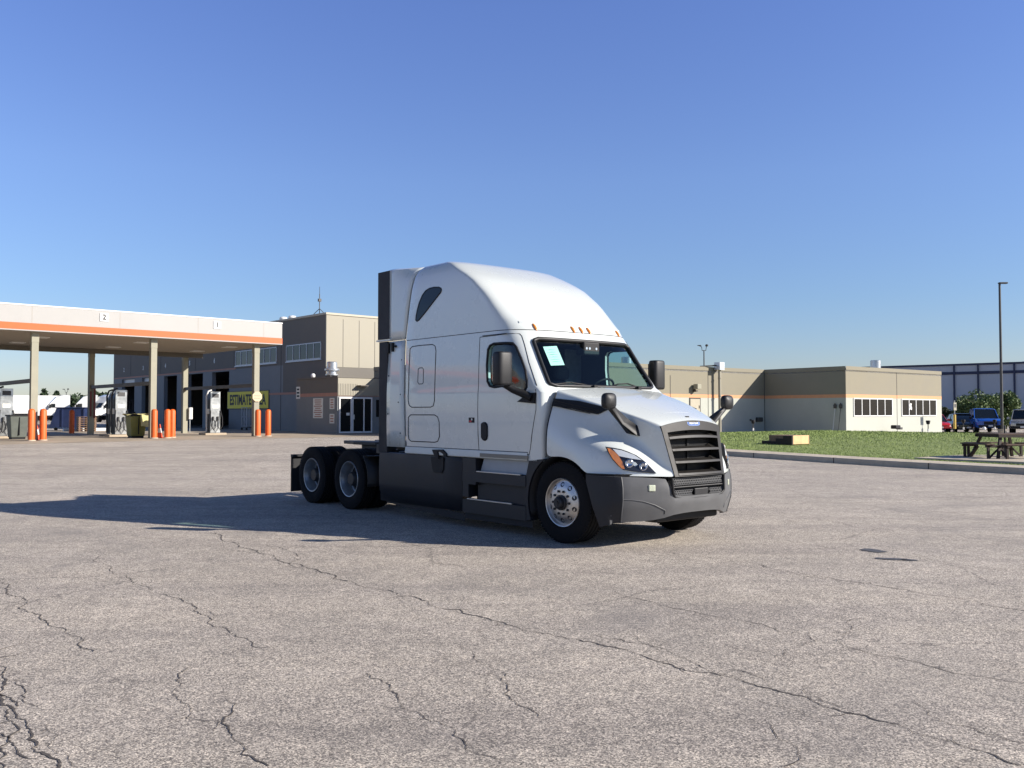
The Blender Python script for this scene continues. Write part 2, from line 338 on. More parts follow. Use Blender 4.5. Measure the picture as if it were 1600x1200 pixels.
def crack_mesh():
    b = MB(); rnd = random.Random(3)
    for pts, wd in CRACKS:
        P = [Vector((x, y, 0)) for x, y in pts]
        for lev in range(5):
            Q = [P[0]]
            for a, c in zip(P[:-1], P[1:]):
                dd = c - a
                if dd.length < 0.035: Q.append(c); continue
                m_ = (a + c) / 2; n_ = Vector((-dd.y, dd.x, 0))
                Q += [m_ + n_ * rnd.uniform(-0.17, 0.17), c]
            P = Q
        A, B = [], []; n = len(P); wv = 0.5
        for i, p in enumerate(P):
            t = (P[min(i + 1, n - 1)] - P[max(i - 1, 0)]); t.normalize(); nn = Vector((-t.y, t.x, 0))
            wv = min(1.0, max(0.30, wv + rnd.uniform(-0.28, 0.28)))
            ww = 0.0050 * wd * wv * (0.25 if i in (0, n - 1) else 1)
            ww *= 1 + max(0, p.y - 6) * 0.05
            z = gz(p.x, p.y) + 0.003
            A.append((p + nn * ww).to_tuple()[:2] + (z,)); B.append((p - nn * ww * rnd.uniform(.4, 1)).to_tuple()[:2] + (z,))
        b.grid([A, B])
        # small branches
        for i in range(3, n - 3, 9):
            if rnd.random() < 0.45:
                a = rnd.uniform(0, 6.28); p = P[i]; L_ = rnd.uniform(0.04, 0.22) * wd
                q = [p]
                for k in range(5):
                    a += rnd.uniform(-.8, .8); q.append(q[-1] + Vector((math.cos(a), math.sin(a), 0)) * L_ / 5)
                A = []; B = []
                for k, p2 in enumerate(q):
                    ww = 0.0020 * wd * (1 - k / 6); z = gz(p2.x, p2.y) + 0.0022
                    A.append((p2.x - ww, p2.y + ww, z)); B.append((p2.x + ww, p2.y - ww, z))
                b.grid([A, B])
    return b
struct(crack_mesh().build('pavement_cracks', M['crack']))
ob = MB(); rnd = random.Random(5)
for cx, cy, rx, ry, a0 in ((4.23, 10.54, .11, .17, .4), (4.20, 9.95, .20, .07, -.2), (4.36, 9.87, .10, .05, -.3), (-10.6, 14.6, .5, .12, .2)):
    pts = []
    for k in range(22):
        a = k / 22 * 6.283; q = rnd.uniform(.75, 1.1); x = math.cos(a) * rx * q; y = math.sin(a) * ry * q
        pts.append((cx + x * math.cos(a0) - y * math.sin(a0), cy + x * math.sin(a0) + y * math.cos(a0)))
    ob.add([(x, y, 0.006) for x, y in pts], [tuple(range(22))])
struct(ob.build('oil_spots', M['oil']))

# site frames: u runs along the lit fronts, v runs back from them
def frame(ang): return Vector((math.sin(ang), math.cos(ang), 0)), Vector((-math.cos(ang), math.sin(ang), 0))
UL, VL = frame(0.84); UR, VR = frame(0.909)
TH_L = math.pi / 2 - 0.84; TH_R = math.pi / 2 - 0.909
def LP(u, v, z=0): p = UL * u + VL * v; return (p.x, p.y, z)

# concrete apron under the canopy
ap = MB(); nu, nv = 30, 16
rows = []
for j in range(nv + 1):
    v = 42.6 + (73.0 - 42.6) * j / nv
    rows.append([(lambda p: (p[0], p[1], gz(p[0], p[1]) + 0.006))(LP(-30 + 63 * i / nu, v)) for i in range(nu + 1)])
ap.grid(rows)
struct(ap.build('concrete_apron', M['concrete']))
jt = MB()
for v in (46.2, 51.5, 57, 62.5):
    A = [(lambda p: (p[0], p[1], gz(p[0], p[1]) + 0.010))(LP(-30 + 3 * i, v)) for i in range(22)]
    B = [(lambda p: (p[0], p[1], gz(p[0], p[1]) + 0.010))(LP(-30 + 3 * i, v + .05)) for i in range(22)]
    jt.grid([A, B])
struct(jt.build('apron_joints', M['crack']))

# grass island with kerb
K0 = Vector((7.5, 31.0, 0)); KD = Vector((0.614, -0.789, 0)); KN = Vector((0.789, 0.614, 0))
def kp(s, off, z=0): p = K0 + KD * s + KN * off; return Vector((p.x, p.y, z))
def grass_z(p): 
    off = (Vector((p[0], p[1], 0)) - K0).dot(KN)
    return gz(p[0], p[1]) * 0 + gy(p[1]) * 0.9 + 0.17 + 0.05 * smooth01((off - 3) / 12)
SS = [-14 + 2 * i for i in range(40)]
kb = MB()
prof = [(0.0, 'g'), (0.015, 't'), (0.16, 't2'), (1.55, 't2'), (1.56, 'g')]
rows = []
for s in SS:
    base = kp(s, 0); zt = gy(base.y) * 0.9 + 0.17; g0 = gz(base.x, base.y) - 0.1
    rows.append([kp(s, 0, g0), kp(s, 0.0, zt - 0.02), kp(s, 0.02, zt), kp(s, 0.17, zt + 0.002), kp(s, 1.0, gy(kp(s, 1.0).y) * .9 + .178), kp(s, 1.0, g0)])
kb.grid([[tuple(p) for p in r] for r in rows])
struct(kb.build('kerb', M['kerbc'], smooth=25))
jj = MB()
for s in range(-14, 64, 3):
    a = kp(s, -0.003); zt = gy(a.y) * 0.9 + 0.17
    jj.hexa([kp(s, -.004, zt - .3), kp(s + .03, -.004, zt - .3), kp(s + .03, .16, zt - .3), kp(s, .16, zt - .3)],
            [kp(s, -.004, zt + .0015), kp(s + .03, -.004, zt + .0015), kp(s + .03, .16, zt + .0045), kp(s, .16, zt + .0045)])
struct(jj.build('kerb_joints', M['crack']))
gr = MB(); rows = []
OFFS = [1.0, 1.3, 2.2, 3, 4, 5.5, 7.5, 10, 13, 16, 19, 22, 26]
for off in OFFS:
    row = []
    for s in SS:
        p = kp(s, off); row.append((p.x, p.y, grass_z(p)))
    rows.append(row)
rows.append([(x, y, z - 1.0) for x, y, z in rows[-1]])
gr.grid(rows)
lawn = gr.build('lawn', M['soil'], smooth=60); lawn['kind'] = 'structure'
M['grass'] = mat('grass_blades', (0.22, 0.285, 0.070), 0.7, var=0.2, vscale=0.9)
gb = MB(); rnd = random.Random(11)
vs, fs = [], []
def blade(p, h, wd):
    a = rnd.uniform(0, 6.28); c, s_ = math.cos(a) * wd, math.sin(a) * wd; lx, ly = rnd.uniform(-.5, .5) * h, rnd.uniform(-.5, .5) * h
    z = grass_z(p) - 0.005; o = len(vs)
    vs.extend([(p[0] - c, p[1] - s_, z), (p[0] + c, p[1] + s_, z), (p[0] + lx, p[1] + ly, z + h)]); fs.append((o, o + 1, o + 2))
cnt = 0
while cnt < 50000:
    off = .97 + 24.8 * rnd.random() ** 1.5; s = rnd.uniform(-13, 26); p = kp(s, off)
    if p.x < 2 or p.x > p.y * 0.62 + 1.5: continue
    big_ = 0.6 + 0.8 * rnd.random(); q = (p.y / 30)
    blade(p, 0.036 * big_ * max(1, q), 0.006 * max(1, q) * 1.6); cnt += 1
gb.v = vs; gb.f = fs; gb.mi = [0] * len(fs)
gbo = gb.build('grass', M['grass'], recalc=False); gbo['kind'] = 'stuff'
# ragged longer tufts hanging over the walk
M['sillp'] = mat('sill_plate_tan', (.20, .185, .15), .5)
M['greyp'] = mat('light_grey_panel', (.30, .33, .36), .5)
# ================================================================== TRUCK
truck = thing('semi_truck', 'white sleeper semi truck tractor with dark grey skirts and grey bumper, parked in the lot', 'semi truck', (1.516, 11.896, 0), -0.8716)
ZT = [1.05, 1.30, 1.90, 1.96, 2.30, 2.66, 2.73, 2.85, 3.00, 3.26, 3.54, 3.72, 3.84, 3.885, 3.91]
XS = [-.45, -.45, -.50, -.65, -1.05, -1.40, -1.478, -1.46, -1.50, -1.68, -2.02, -2.40, -2.64, -2.80, -2.92]
XN = [-.30, -.30, -.31, -.37, -.58, -.80, -.84, -.94, -1.12, -1.40, -1.78, -2.13, -2.39, -2.58, -2.74]
WW = [1.19, 1.20, 1.20, 1.195, 1.185, 1.165, 1.16, 1.155, 1.15, 1.14, 1.12, 1.08, 1.00, .93, .80]
NN = [6, 6, 6, 4.5, 4.0, 3.6, 3.5, 3.3, 3.1, 3.0, 3.0, 3.0, 2.9, 2.9, 2.9]
def SP(z): return [float(np.interp(z, ZT, a)) for a in (XS, XN, WW, NN)]
def ys_s(x, z):
    s, xn, w_, n = SP(z)
    if x <= s: return w_
    f = min(1, (x - s) / (xn - s)); return w_ * (1 - f ** n) ** (1 / n)
def xs_s(y, z):
    s, xn, w_, n = SP(z); f = min(1, abs(y) / w_); return s + (xn - s) * (1 - f ** n) ** (1 / n)
def ring(z, xb, inset=0.0, corner=0.06, nf=41):
    s, xn, w_, n = SP(z); w_ -= inset; xn -= inset; s = min(s, xn - .1)
    pts = [(xb + inset, 0, z), (xb + inset, w_ * .5, z), (xb + inset, w_ - corner, z), (xb + inset + corner * .3, w_ - corner * .3, z), (xb + inset + corner, w_, z)]
    for k in range(1, 9): pts.append((xb + inset + corner + (s - xb - inset - corner) * k / 9, w_, z))
    for k in range(nf):
        a = math.pi / 2 * k / (nf - 1)
        pts.append((s + (xn - s) * abs(math.sin(a)) ** (2 / n), w_ * abs(math.cos(a)) ** (2 / n), z))
    return pts + [(x, -y, zz) for x, y, zz in pts[::-1][1:-1]]
def xback(z): return float(np.interp(z, [1.0, 2.0, 2.73, 3.2, 3.76, 3.91], [-3.49, -3.53, -3.56, -3.50, -3.42, -3.36]))
def loft_obj(zs, inset, name, m, parent, capb=True, capt=True, xbf=xback):
    b = MB(); rows = [ring(z, xbf(z), inset) for z in zs]
    n = len(rows[0]); b.grid(rows, closed=True)
    if capb: b.add(rows[0], [tuple(range(n))])
    if capt: b.add(rows[-1], [tuple(range(n))[::-1]])
    return b.build(name, m, parent, smooth=30)

def bool_cut(o, cutters):
    for c in cutters:
        md = o.modifiers.new('b', 'BOOLEAN'); md.operation = 'DIFFERENCE'; md.object = c; md.solver = 'EXACT'
    bpy.context.view_layer.update()
    dg = bpy.context.evaluated_depsgraph_get()
    me = bpy.data.meshes.new_from_object(o.evaluated_get(dg)); me.name = o.name
    o.modifiers.clear(); o.data = me
    for c in cutters: bpy.data.objects.remove(c)
    return o

WIN = [(-1.463, 2.484), (-1.425, 2.535), (-1.345, 2.556), (-1.104, 2.551), (-0.985, 2.543), (-0.92, 2.49), (-0.80, 2.33), (-0.69, 2.17), (-0.64, 2.05), (-0.635, 1.95), (-0.69, 1.885), (-0.799, 1.875), (-0.959, 1.918), (-1.136, 1.975), (-1.30, 1.962), (-1.40, 1.98), (-1.455, 2.045), (-1.477, 2.274)]
def rr_rows(nr, yt, yb, zt, zb, r, ncol):
    rows = []
    for i in range(nr + 1):
        t = i / nr; tt = abs(2 * t - 1); e = 1.0
        if tt > 1 - r: e = 1 - r * 0.55 * (1 - math.sqrt(max(0, 1 - ((tt - (1 - r)) / r) ** 2)))
        z = zb + (zt - zb) * t; yy = (yb + (yt - yb) * t) * e
        rows.append([(yy * (2 * j / ncol - 1), z) for j in range(ncol + 1)])
    return rows
WSH = rr_rows(28, .915, 1.0, 2.61, 1.965, .16, 28)
def ws_outline(grow=0.0):
    L = [r[0] for r in WSH]; Rr = [r[-1] for r in WSH]
    o = L + WSH[-1][1:-1] + Rr[::-1] + WSH[0][1:-1][::-1]
    if grow:
        o2 = []
        cz = 2.29
        for y, z in o: 
            o2.append((y * (1 + grow), cz + (z - cz) * (1 + grow * 2.6)))
        return o2
    return o
cab = loft_obj([1.0, 1.05, 1.18, 1.4, 1.65, 1.88, 1.93, 1.97, 2.03, 2.1, 2.17, 2.24, 2.31, 2.38, 2.45, 2.52, 2.59, 2.66, 2.70, 2.728], 0, 'cab_body', M['white'], None)
inner = loft_obj([1.12, 1.4, 1.88, 1.97, 2.1, 2.24, 2.38, 2.52, 2.66], 0.055, 'inner', M['interior'], None)
cw = MB(); cw.prism(WIN, -2, 2, 'y'); cw_o = cw.build('cw', M['trim'])
cf = MB(); cf.prism(ws_outline(), -1.3, 0.3, 'x')
for i, v in enumerate(cf.v): pass
cf_o = cf.build('cf', M['trim'])
bool_cut(cab, [inner, cw_o, cf_o]); cab.parent = truck
for p in cab.data.polygons:     # interior skin gets the interior material
    pass
cab.data.materials.clear(); cab.data.materials.append(M['white']); cab.data.materials.append(M['interior'])
for p in cab.data.polygons:
    c = p.center
    if 1.1 < c.z < 2.67:
        s_, xn_, w_, n_ = SP(c.z)
        if abs(c.y) < ys_s(min(c.x, xn_ - .001), c.z) - 0.03 and c.x < xs_s(c.y, c.z) - 0.03 and c.x > xback(c.z) + .03: p.material_index = 1
        elif abs(p.normal.y) < .5 and c.x < -3.3 and p.normal.x > 0: p.material_index = 1
bm = bmesh.new(); bm.from_mesh(cab.data)
for f in bm.faces: f.smooth = True
for e in bm.edges: e.smooth = not (len(e.link_faces) == 2 and e.calc_face_angle(0) > R(30))
bm.to_mesh(cab.data); bm.free()

# glazing -----------------------------------------------------------
b = MB(); b.grid([[(xs_s(y, z) - 0.012, y, z) for y, z in r] for r in WSH])
ws = b.build('windshield', M['glass'], truck, smooth=60)
b = MB(); b.tube([(xs_s(y, z) + 0.010, y * 1.005, z) for y, z in ws_outline()], 0.026, 8, closed=True)
b.build('windshield_seal', M['plastic'], ws, smooth=60)
def surf_side(poly, s, off=0.0): return [(x, s * (ys_s(x, z) + off), z) for x, z in poly]
def inset_poly(poly, k):
    cx = sum(p[0] for p in poly) / len(poly); cz = sum(p[1] for p in poly) / len(poly)
    return [(cx + (x - cx) * k, cz + (z - cz) * k) for x, z in poly]
def dense(poly, closed=True, step=0.05):
    out = []; n = len(poly)
    for i in range(n if closed else n - 1):
        a, c = poly[i], poly[(i + 1) % n]; L_ = math.dist(a, c); k = max(1, int(L_ / step))
        out += [tuple(a[q] + (c[q] - a[q]) * t / k for q in range(len(a))) for t in range(k)]
    if not closed: out.append(tuple(poly[-1]))
    return out
def patch(mb, poly, s, off):
    # fan of rings towards the centre so that the patch follows the body
    cx = sum(p[0] for p in poly) / len(poly); cz = sum(p[1] for p in poly) / len(poly)
    rows = [[(x, s * (ys_s(x, z) + off), z) for x, z in [(cx + (px - cx) * k, cz + (pz - cz) * k) for px, pz in poly]] for k in (1, .75, .5, .25, .02)]
    mb.grid(rows, closed=True); mb.add(rows[-1], [tuple(range(len(poly)))])
doors = []
DOOR_F = [(-.963, 2.672), (-.93, 2.64), (-.85, 2.52), (-.70, 2.28), (-.56, 2.08), (-.475, 1.96), (-.446, 1.862), (-.452, 1.657), (-.495, 1.493), (-.533, 1.329), (-.564, 1.163), (-.594, 1.075)]
DOOR_R = [(-1.662, 2.665), (-1.655, 2.015), (-1.665, 1.661), (-1.657, 1.307), (-1.645, 1.09)]
DOOR_T = [(-1.662, 2.665), (-1.309, 2.668), (-1.042, 2.678), (-.963, 2.672)]
for s in (-1, 1):
    dr = MB()
    ol = dense(DOOR_T[:-1] + DOOR_F + DOOR_R[::-1][:-1])
    for seg in (DOOR_T, DOOR_F, DOOR_R, [DOOR_F[-1], DOOR_R[-1]]):
        dr.tube(surf_side(dense(seg, False), s, -0.001), 0.0055, 6)
    door = dr.build('door', M['trim'], truck, smooth=60)
    gm = MB(); patch(gm, dense(inset_poly(WIN, 1.0)), s, -0.02)
    wn = gm.build('door_window', M['sideglass'], door, smooth=60)
    sm_ = MB(); sm_.tube(surf_side(dense(WIN), s, 0.002), 0.017, 8, closed=True)
    sm_.build('window_seal', M['trim'], wn, smooth=60)
    dv = MB(); dv.box(-.93, -.915, s * 1.12 - .01, s * 1.12 + .01, 1.95, 2.45); 
    hd = MB(); hp = [(-1.58, 1.476), (-1.543, 1.492), (-1.49, 1.492), (-1.45, 1.47), (-1.437, 1.43), (-1.437, 1.30), (-1.455, 1.25), (-1.50, 1.228), (-1.55, 1.235), (-1.58, 1.27)]
    A = [(x, s * (ys_s(x, z) - .002), z) for x, z in hp]; B = [(x, s * (ys_s(x, z) + .022), z) for x, z in inset_poly(hp, .88)]
    hd.loop2(A, B); hd.build('door_handle', M['trim'], door, smooth=40, bevel=.004)
    gs = MB(); gs.box(-1.60, -1.08, s * 1.166 - .006, s * 1.166 + .012, 2.675, 2.684)
    gs.build('rain_gutter', M['trim'], door)
    bd = MB(); bd.box(-1.869, -1.737, s * 1.2 - .002, s * 1.2 + .004, 1.478, 1.55)
    bdo = bd.build('side_badge', M['trim'], truck)
    bd = MB(); bd.box(-1.86, -1.80, s * 1.2 + s * .004 - .0008, s * 1.2 + s * .004 + .0008, 1.485, 1.51); bd.build('badge_red_mark', M['red'], bdo)
    bd = MB(); bd.cyl((-1.795, s * 1.2 + s * .0045 - .0005, 1.525), .016, .001, 12, 'y'); bd.build('badge_white_mark', M['white'], bdo)
    doors.append(door)

# roof fairing ------------------------------------------------------
zs = [2.738, 2.745, 2.79, 2.85, 2.92, 3.0, 3.1, 3.2, 3.3, 3.4, 3.5, 3.6, 3.68, 3.74, 3.79, 3.83, 3.86, 3.885, 3.90, 3.91]
b = MB(); rows = [ring(z, xback(z) + .01, 0, .03) for z in zs]
# header lip of the fairing sits a little proud of the cab
n = len(rows[0]); b.grid(rows, closed=True); b.add(rows[0], [tuple(range(n))])
top = rows[-1]; c0 = (-3.07, 0)
for k in (.8, .5, .2):
    r2 = [(c0[0] + (x - c0[0]) * k, y * k, 3.91 + .012 * (1 - k * k)) for x, y, z in top]
    b.grid([rows[-1] if k == .8 else last, r2], closed=True); last = r2
b.add(last, [tuple(range(n))])
roof = b.build('roof_fairing', M['white'], truck, smooth=32)
# raised panel line on the roof front
def roof_front(y, z): return (xs_s(y, z), y, z)
b = MB()
pts = [roof_front(y, z) for y, z in dense([(-.60, 3.10), (-.5, 3.03), (-.25, 3.0), (0, 2.99), (.25, 3.0), (.5, 3.03), (.60, 3.10)], False, .05)]
b.tube([(x - .004, y, z) for x, y, z in pts], [0.006] * len(pts), 8); b.build('roof_crease', M['white'], roof, smooth=60)
b = MB(); rw = []
for off, zz in ((-.002, 2.86), (.012, 2.85), (.012, 2.835), (-.002, 2.82)):
    rw.append([(xs_s(y, zz) + off, y, zz) for y in np.linspace(-.98, .98, 41)])
b.grid(rw); b.build('roof_brow', M['white'], roof, smooth=60)
# shut line between roof and cab
b = MB()
L_ = [(x, y, 2.7335) for x, y, z in ring(2.733, xback(2.733), 0.002)]
b.grid([[(x, y, 2.7285) for x, y, z in L_], [(x, y, 2.7385) for x, y, z in L_]], closed=True); b.build('roof_seam', M['trim'], roof, recalc=False)
for y in (-.80, -.14, 0.02, .17, .83):
    o = MB(); zc = 2.775; 
    t = (Vector((xs_s(y, 2.81), y, 2.82)) - Vector((xs_s(y, 2.72), y, 2.72)))
    p0 = Vector((xs_s(y, 2.725), y, 2.725)); p1 = Vector((xs_s(y, 2.825), y, 2.828))
    pts = [p0.lerp(p1, k / 8) + Vector((.008, 0, 0)) for k in range(9)]
    o.tube(pts, [.004, .013, .017, .019, .020, .019, .017, .013, .004], 10)
    o.build('marker_light', M['amber'], roof, smooth=60)
# sleeper windows
SLW = [(-2.641, 3.451), (-2.70, 3.476), (-2.834, 3.49), (-2.95, 3.485), (-3.04, 3.46), (-3.12, 3.40), (-3.19, 3.30), (-3.24, 3.18), (-3.268, 3.08), (-3.27, 3.03), (-3.24, 3.012), (-3.19, 3.025), (-3.05, 3.11), (-2.905, 3.21), (-2.75, 3.32), (-2.65, 3.39), (-2.63, 3.42)]
for s in (-1, 1):
    b = MB(); patch(b, dense(SLW, step=.08), s, .006); sw = b.build('sleeper_window', M['darkglass'], roof, smooth=60)
    b = MB(); b.tube(surf_side(dense(SLW), s, .003), .010, 6, closed=True); b.build('window_seal', M['trim'], sw, smooth=60)
# luggage doors
LG1 = [(-3.40, 2.60), (-3.34, 2.63), (-3.07, 2.635), (-2.80, 2.63), (-2.73, 2.60), (-2.705, 2.53), (-2.70, 1.80), (-2.73, 1.72), (-2.80, 1.70), (-3.30, 1.70), (-3.37, 1.73), (-3.40, 1.80)]
LGH = [(-3.15, 2.275), (-3.12, 2.293), (-3.04, 2.293), (-3.01, 2.27), (-3.005, 2.07), (-3.03, 2.05), (-3.12, 2.05), (-3.15, 2.08)]
LG2 = [(-3.39, 1.55), (-3.33, 1.585), (-2.70, 1.585), (-2.62, 1.555), (-2.58, 1.48), (-2.575, 1.27), (-2.62, 1.20), (-2.70, 1.183), (-3.32, 1.183), (-3.38, 1.21), (-3.40, 1.28)]
for s in (-1, 1):
    b = MB(); b.tube(surf_side(dense(LG1), s, .0), .007, 6, closed=True); q = b.build('luggage_door', M['trim'], truck, smooth=60)
    b = MB(); b.tube(surf_side(dense(LGH), s, .0), .006, 6, closed=True); b.build('latch_recess', M['trim'], q, smooth=60)
    b = MB(); b.tube(surf_side(dense(LG2), s, .0), .007, 6, closed=True); b.build('luggage_door', M['trim'], truck, smooth=60)
# lower white rocker band, slightly proud
for s in (-1, 1):
    b = MB(); rw = []
    for z, o in ((1.10, .004), (1.095, .012), (1.04, .020), (1.005, .018), (.995, .008), (.99, -.02)):
        rw.append([(x, s * (1.19 + o), z) for x in (-3.47, -2.6, -2.0, -1.3, -.62)])
    b.grid(rw); b.build('rocker_trim', M['white_rough'], truck, smooth=40)
    b = MB(); b.tube([(x, s * 1.1925, 1.104) for x in (-3.47, -2, -.62)], .004, 5); b.build('rocker_gap', M['trim'], truck)
    b = MB(); b.box(-1.60, -.60, s * 1.21 - .006, s * 1.21 + .006, 1.012, 1.062); b.build('door_sill_plate', M['sillp'], truck, bevel=.003)

# side extenders ------------------------------------------------------
for s in (-1, 1):
    def ey(z): return ys_s(-3.3, min(z, 3.70)) 
    b = MB(); rows = []
    for z in (2.757, 2.9, 3.2, 3.5, 3.66, 3.76, 3.83, 3.87):
        xa = xback(z) - .018; yy = ey(z) - (0 if z < 3.7 else (z - 3.7) * 1.1) * 0 
        zt = z
        rows.append([(xa + (-4.02 - xa) * k / 6, s * (yy + (1.15 - yy) * (k / 6) - max(0, z - 3.74) * (1 - k / 6) * 1.2), zt + max(0, z - 3.5) * .06 * (k / 6)) for k in range(7)])
    b.grid(rows)
    # top edge turned inwards
    tp = rows[-1]; b.grid([tp, [(x, y - s * .10, z + .03) for x, y, z in tp], [(x, y - s * .25, z + .035) for x, y, z in tp]])
    ex = b.build('upper_side_extender', M['white'], truck, smooth=40, solid=.03)
    b = MB(); b.box(-4.36, -4.02, s * 1.14 - .015, s * 1.14 + .015, 2.795, 3.885); b.build('rubber_flap', M['rubber'], ex)
    b = MB(); b.box(-4.37, -3.95, s * 1.15 - .03, s * 1.15 + .03, 2.762, 2.785); b.build('extender_bracket', M['white_rough'], ex)
    b = MB(); rows = []
    for z in (1.085, 1.4, 1.9, 2.3, 2.6, 2.745):
        xa = xback(z) - .018
        rows.append([(xa + (-4.03 - xa) * k / 4, s * (ys_s(-3.3, z) - .01 * k / 4), z) for k in range(5)])
    b.grid(rows); lx = b.build('lower_side_extender', M['white'], truck, smooth=40, solid=.03)
    b = MB(); b.box(-4.275, -4.03, s * 1.165 - .015, s * 1.165 + .015, .99, 2.75); b.build('rubber_flap', M['rubber'], lx)
    b = MB(); b.box(-4.05, -3.98, s * 1.185 - .01, s * 1.185 + .03, 2.56, 2.72); b.box(-3.90, -3.86, s * 1.185 - .01, s * 1.185 + .03, 2.58, 2.72)
    b.cyl((-3.80, s * 1.18 - .01, 2.66), .018, .03, 12, 'y')
    b.build('hinge_bracket', M['trim'], lx, bevel=.004)
    b = MB()
    for x, z in ((-3.62, 2.44), (-3.62, 1.9), (-3.62, 1.3), (-3.98, 2.2), (-3.98, 1.6), (-3.68, 1.78)): b.cyl((x, s * (ys_s(-3.3, z)) - .003, z), .011, .006, 10, 'y')
    b.build('rivets', M['trim'], lx)
# rear wall closeout
b = MB(); b.box(-3.60, -3.555, -1.08, 1.08, 1.0, 3.7); b.build('sleeper_back_panel', M['white_rough'], truck)

# interior ------------------------------------------------------------
b = MB(); b.box(-1.0, -.42, -1.1, 1.1, 1.12, 1.72); b.prism([(-.95, 1.72), (-.45, 1.72), (-.45, 1.84), (-.62, 1.93), (-.85, 1.92)], -1.1, 1.1, 'y')
b.build('dashboard', M['interior'], truck, bevel=.03)
for s in (-1, 1):
    b = MB(); b.box(-1.75, -1.25, s * .55 - .25, s * .55 + .25, 1.3, 1.62); b.box(-1.9, -1.76, s * .55 - .25, s * .55 + .25, 1.45, 2.10); b.box(-1.9, -1.78, s * .55 - .14, s * .55 + .14, 2.12, 2.32)
    b.build('seat', M['seat'], truck, bevel=.05, smooth=60)
b = MB(); c = Vector((-1.02, .55, 1.93)); ax = Vector((-.75, 0, .66)); u1 = Vector((0, 1, 0)); u2 = ax.cross(u1)
b.tube([c + (u1 * math.cos(a) + u2 * math.sin(a)) * .23 for a in np.linspace(0, 2 * math.pi, 33)[:-1]], .017, 8, closed=True)
for a in (0, 2.1, 4.2): b.tube([c, c + (u1 * math.cos(a) + u2 * math.sin(a)) * .22], .015, 6)
b.tube([c, c - ax * .3], .04, 8)
b.build('steering_wheel', M['trim'], truck, smooth=60)
b = MB(); b.box(-1.99, -1.97, -1.1, -.1, 1.15, 2.6); b.box(-1.99, -1.97, .75, 1.1, 1.15, 2.6); b.build('sleeper_curtain', M['curtain'], truck)
b = MB(); b.box(-.86, -.70, -.09, .22, 2.42, 2.60); cb = b.build('camera_housing', M['trim'], truck, bevel=.02)
b = MB()
for y in (-.04, .02, .15): b.cyl((-.70, y, 2.51), .018, .004, 12, 'x')
b.build('camera_lens', M['chrome'], cb)
PP = [(-.80, 2.50), (-.565, 2.52), (-.575, 2.255), (-.815, 2.24)]
b = MB(); b.add([(xs_s(y, z) - .02, y, z) for y, z in PP], [(0, 1, 2, 3)]); pp = b.build('price_sheet', M['paper'], truck)
b = MB()
for k in range(6):
    z = 2.46 - k * .033; b.box(xs_s(-.7, z) - .019, xs_s(-.7, z) - .018, -.775 + .01 * (k % 3), -.61 - .02 * (k % 2), z, z + .006)
b.build('sheet_print', M['ink'], pp)
for seg in ([(-.95, 1.985), (-.65, 2.012), (-.41, 1.99), (-.27, 1.965)], [(.05, 1.968), (.24, 2.01), (.44, 2.022), (.60, 1.985)]):
    b = MB(); b.tube([(xs_s(y, z) + .025, y, z) for y, z in dense(seg, False, .04)], .009, 6); b.box(-.33, -.29, seg[-1][0] - .03, seg[-1][0] + .03, 1.93, 1.985)
    b.build('wiper', M['trim'], truck, smooth=60)

# hood ------------------------------------------------------------------
def hood_rows():
    S = []
    #   bottom, low, bulge top, crease, mid wall, ridge, centre
    S.append([(1.205, .475, .855), (1.196, .48, .895), (1.19, .482, .91), (1.18, .488, .95), (1.125, .525, 1.20), (1.065, .56, 1.455), (1.10, 0, 1.525)])
    S.append([(1.165, .56, .86), (1.16, .57, .88), (1.150, .56, .905), (1.129, .515, .915), (1.085, .55, 1.19), (1.02, .585, 1.485), (1.05, 0, 1.555)])
    S.append([(1.10, .70, .865), (1.085, .705, .92), (1.05, .685, .985), (1.036, .566, 1.00), (.97, .605, 1.26), (.90, .662, 1.535), (.91, 0, 1.61)])
    S.append([(.98, .90, .87), (.960, .885, 1.03), (.92, .83, 1.125), (.891, .640, 1.14), (.80, .685, 1.37), (.69, .745, 1.61), (.70, 0, 1.685)])
    S.append([(.82, 1.07, .875), (.815, 1.03, 1.08), (.77, .97, 1.205), (.733, .730, 1.24), (.62, .775, 1.46), (.49, .825, 1.68), (.50, 0, 1.75)])
    S.append([(.62, 1.165, .88), (.64, 1.13, 1.10), (.61, 1.07, 1.25), (.57, .86, 1.30), (.46, .86, 1.51), (.34, .88, 1.73), (.34, 0, 1.80)])
    S.append([(.43, 1.195, .882), (.43, 1.18, 1.10), (.42, 1.125, 1.27), (.37, .985, 1.34), (.27, .94, 1.56), (.18, .925, 1.775), (.18, 0, 1.845)])
    S.append([(.33, 1.20, .985), (.29, 1.195, 1.13), (.26, 1.165, 1.28), (.22, 1.07, 1.40), (.14, .995, 1.60), (.06, .95, 1.81), (.06, 0, 1.878)])
    S.append([(.17, 1.20, 1.055), (.15, 1.20, 1.16), (.12, 1.17, 1.29), (.08, 1.125, 1.40), (0, 1.045, 1.62), (-.07, .97, 1.845), (-.07, 0, 1.91)])
    S.append([(-.02, 1.20, 1.085), (-.03, 1.20, 1.18), (-.05, 1.185, 1.31), (-.08, 1.155, 1.43), (-.13, 1.07, 1.65), (-.17, .985, 1.875), (-.17, 0, 1.935)])
    S.append([(-.25, 1.20, 1.05), (-.25, 1.20, 1.18), (-.25, 1.195, 1.32), (-.26, 1.175, 1.46), (-.265, 1.10, 1.68), (-.27, 1.005, 1.905), (-.27, 0, 1.955)])
    return S
b = MB(); rows = []
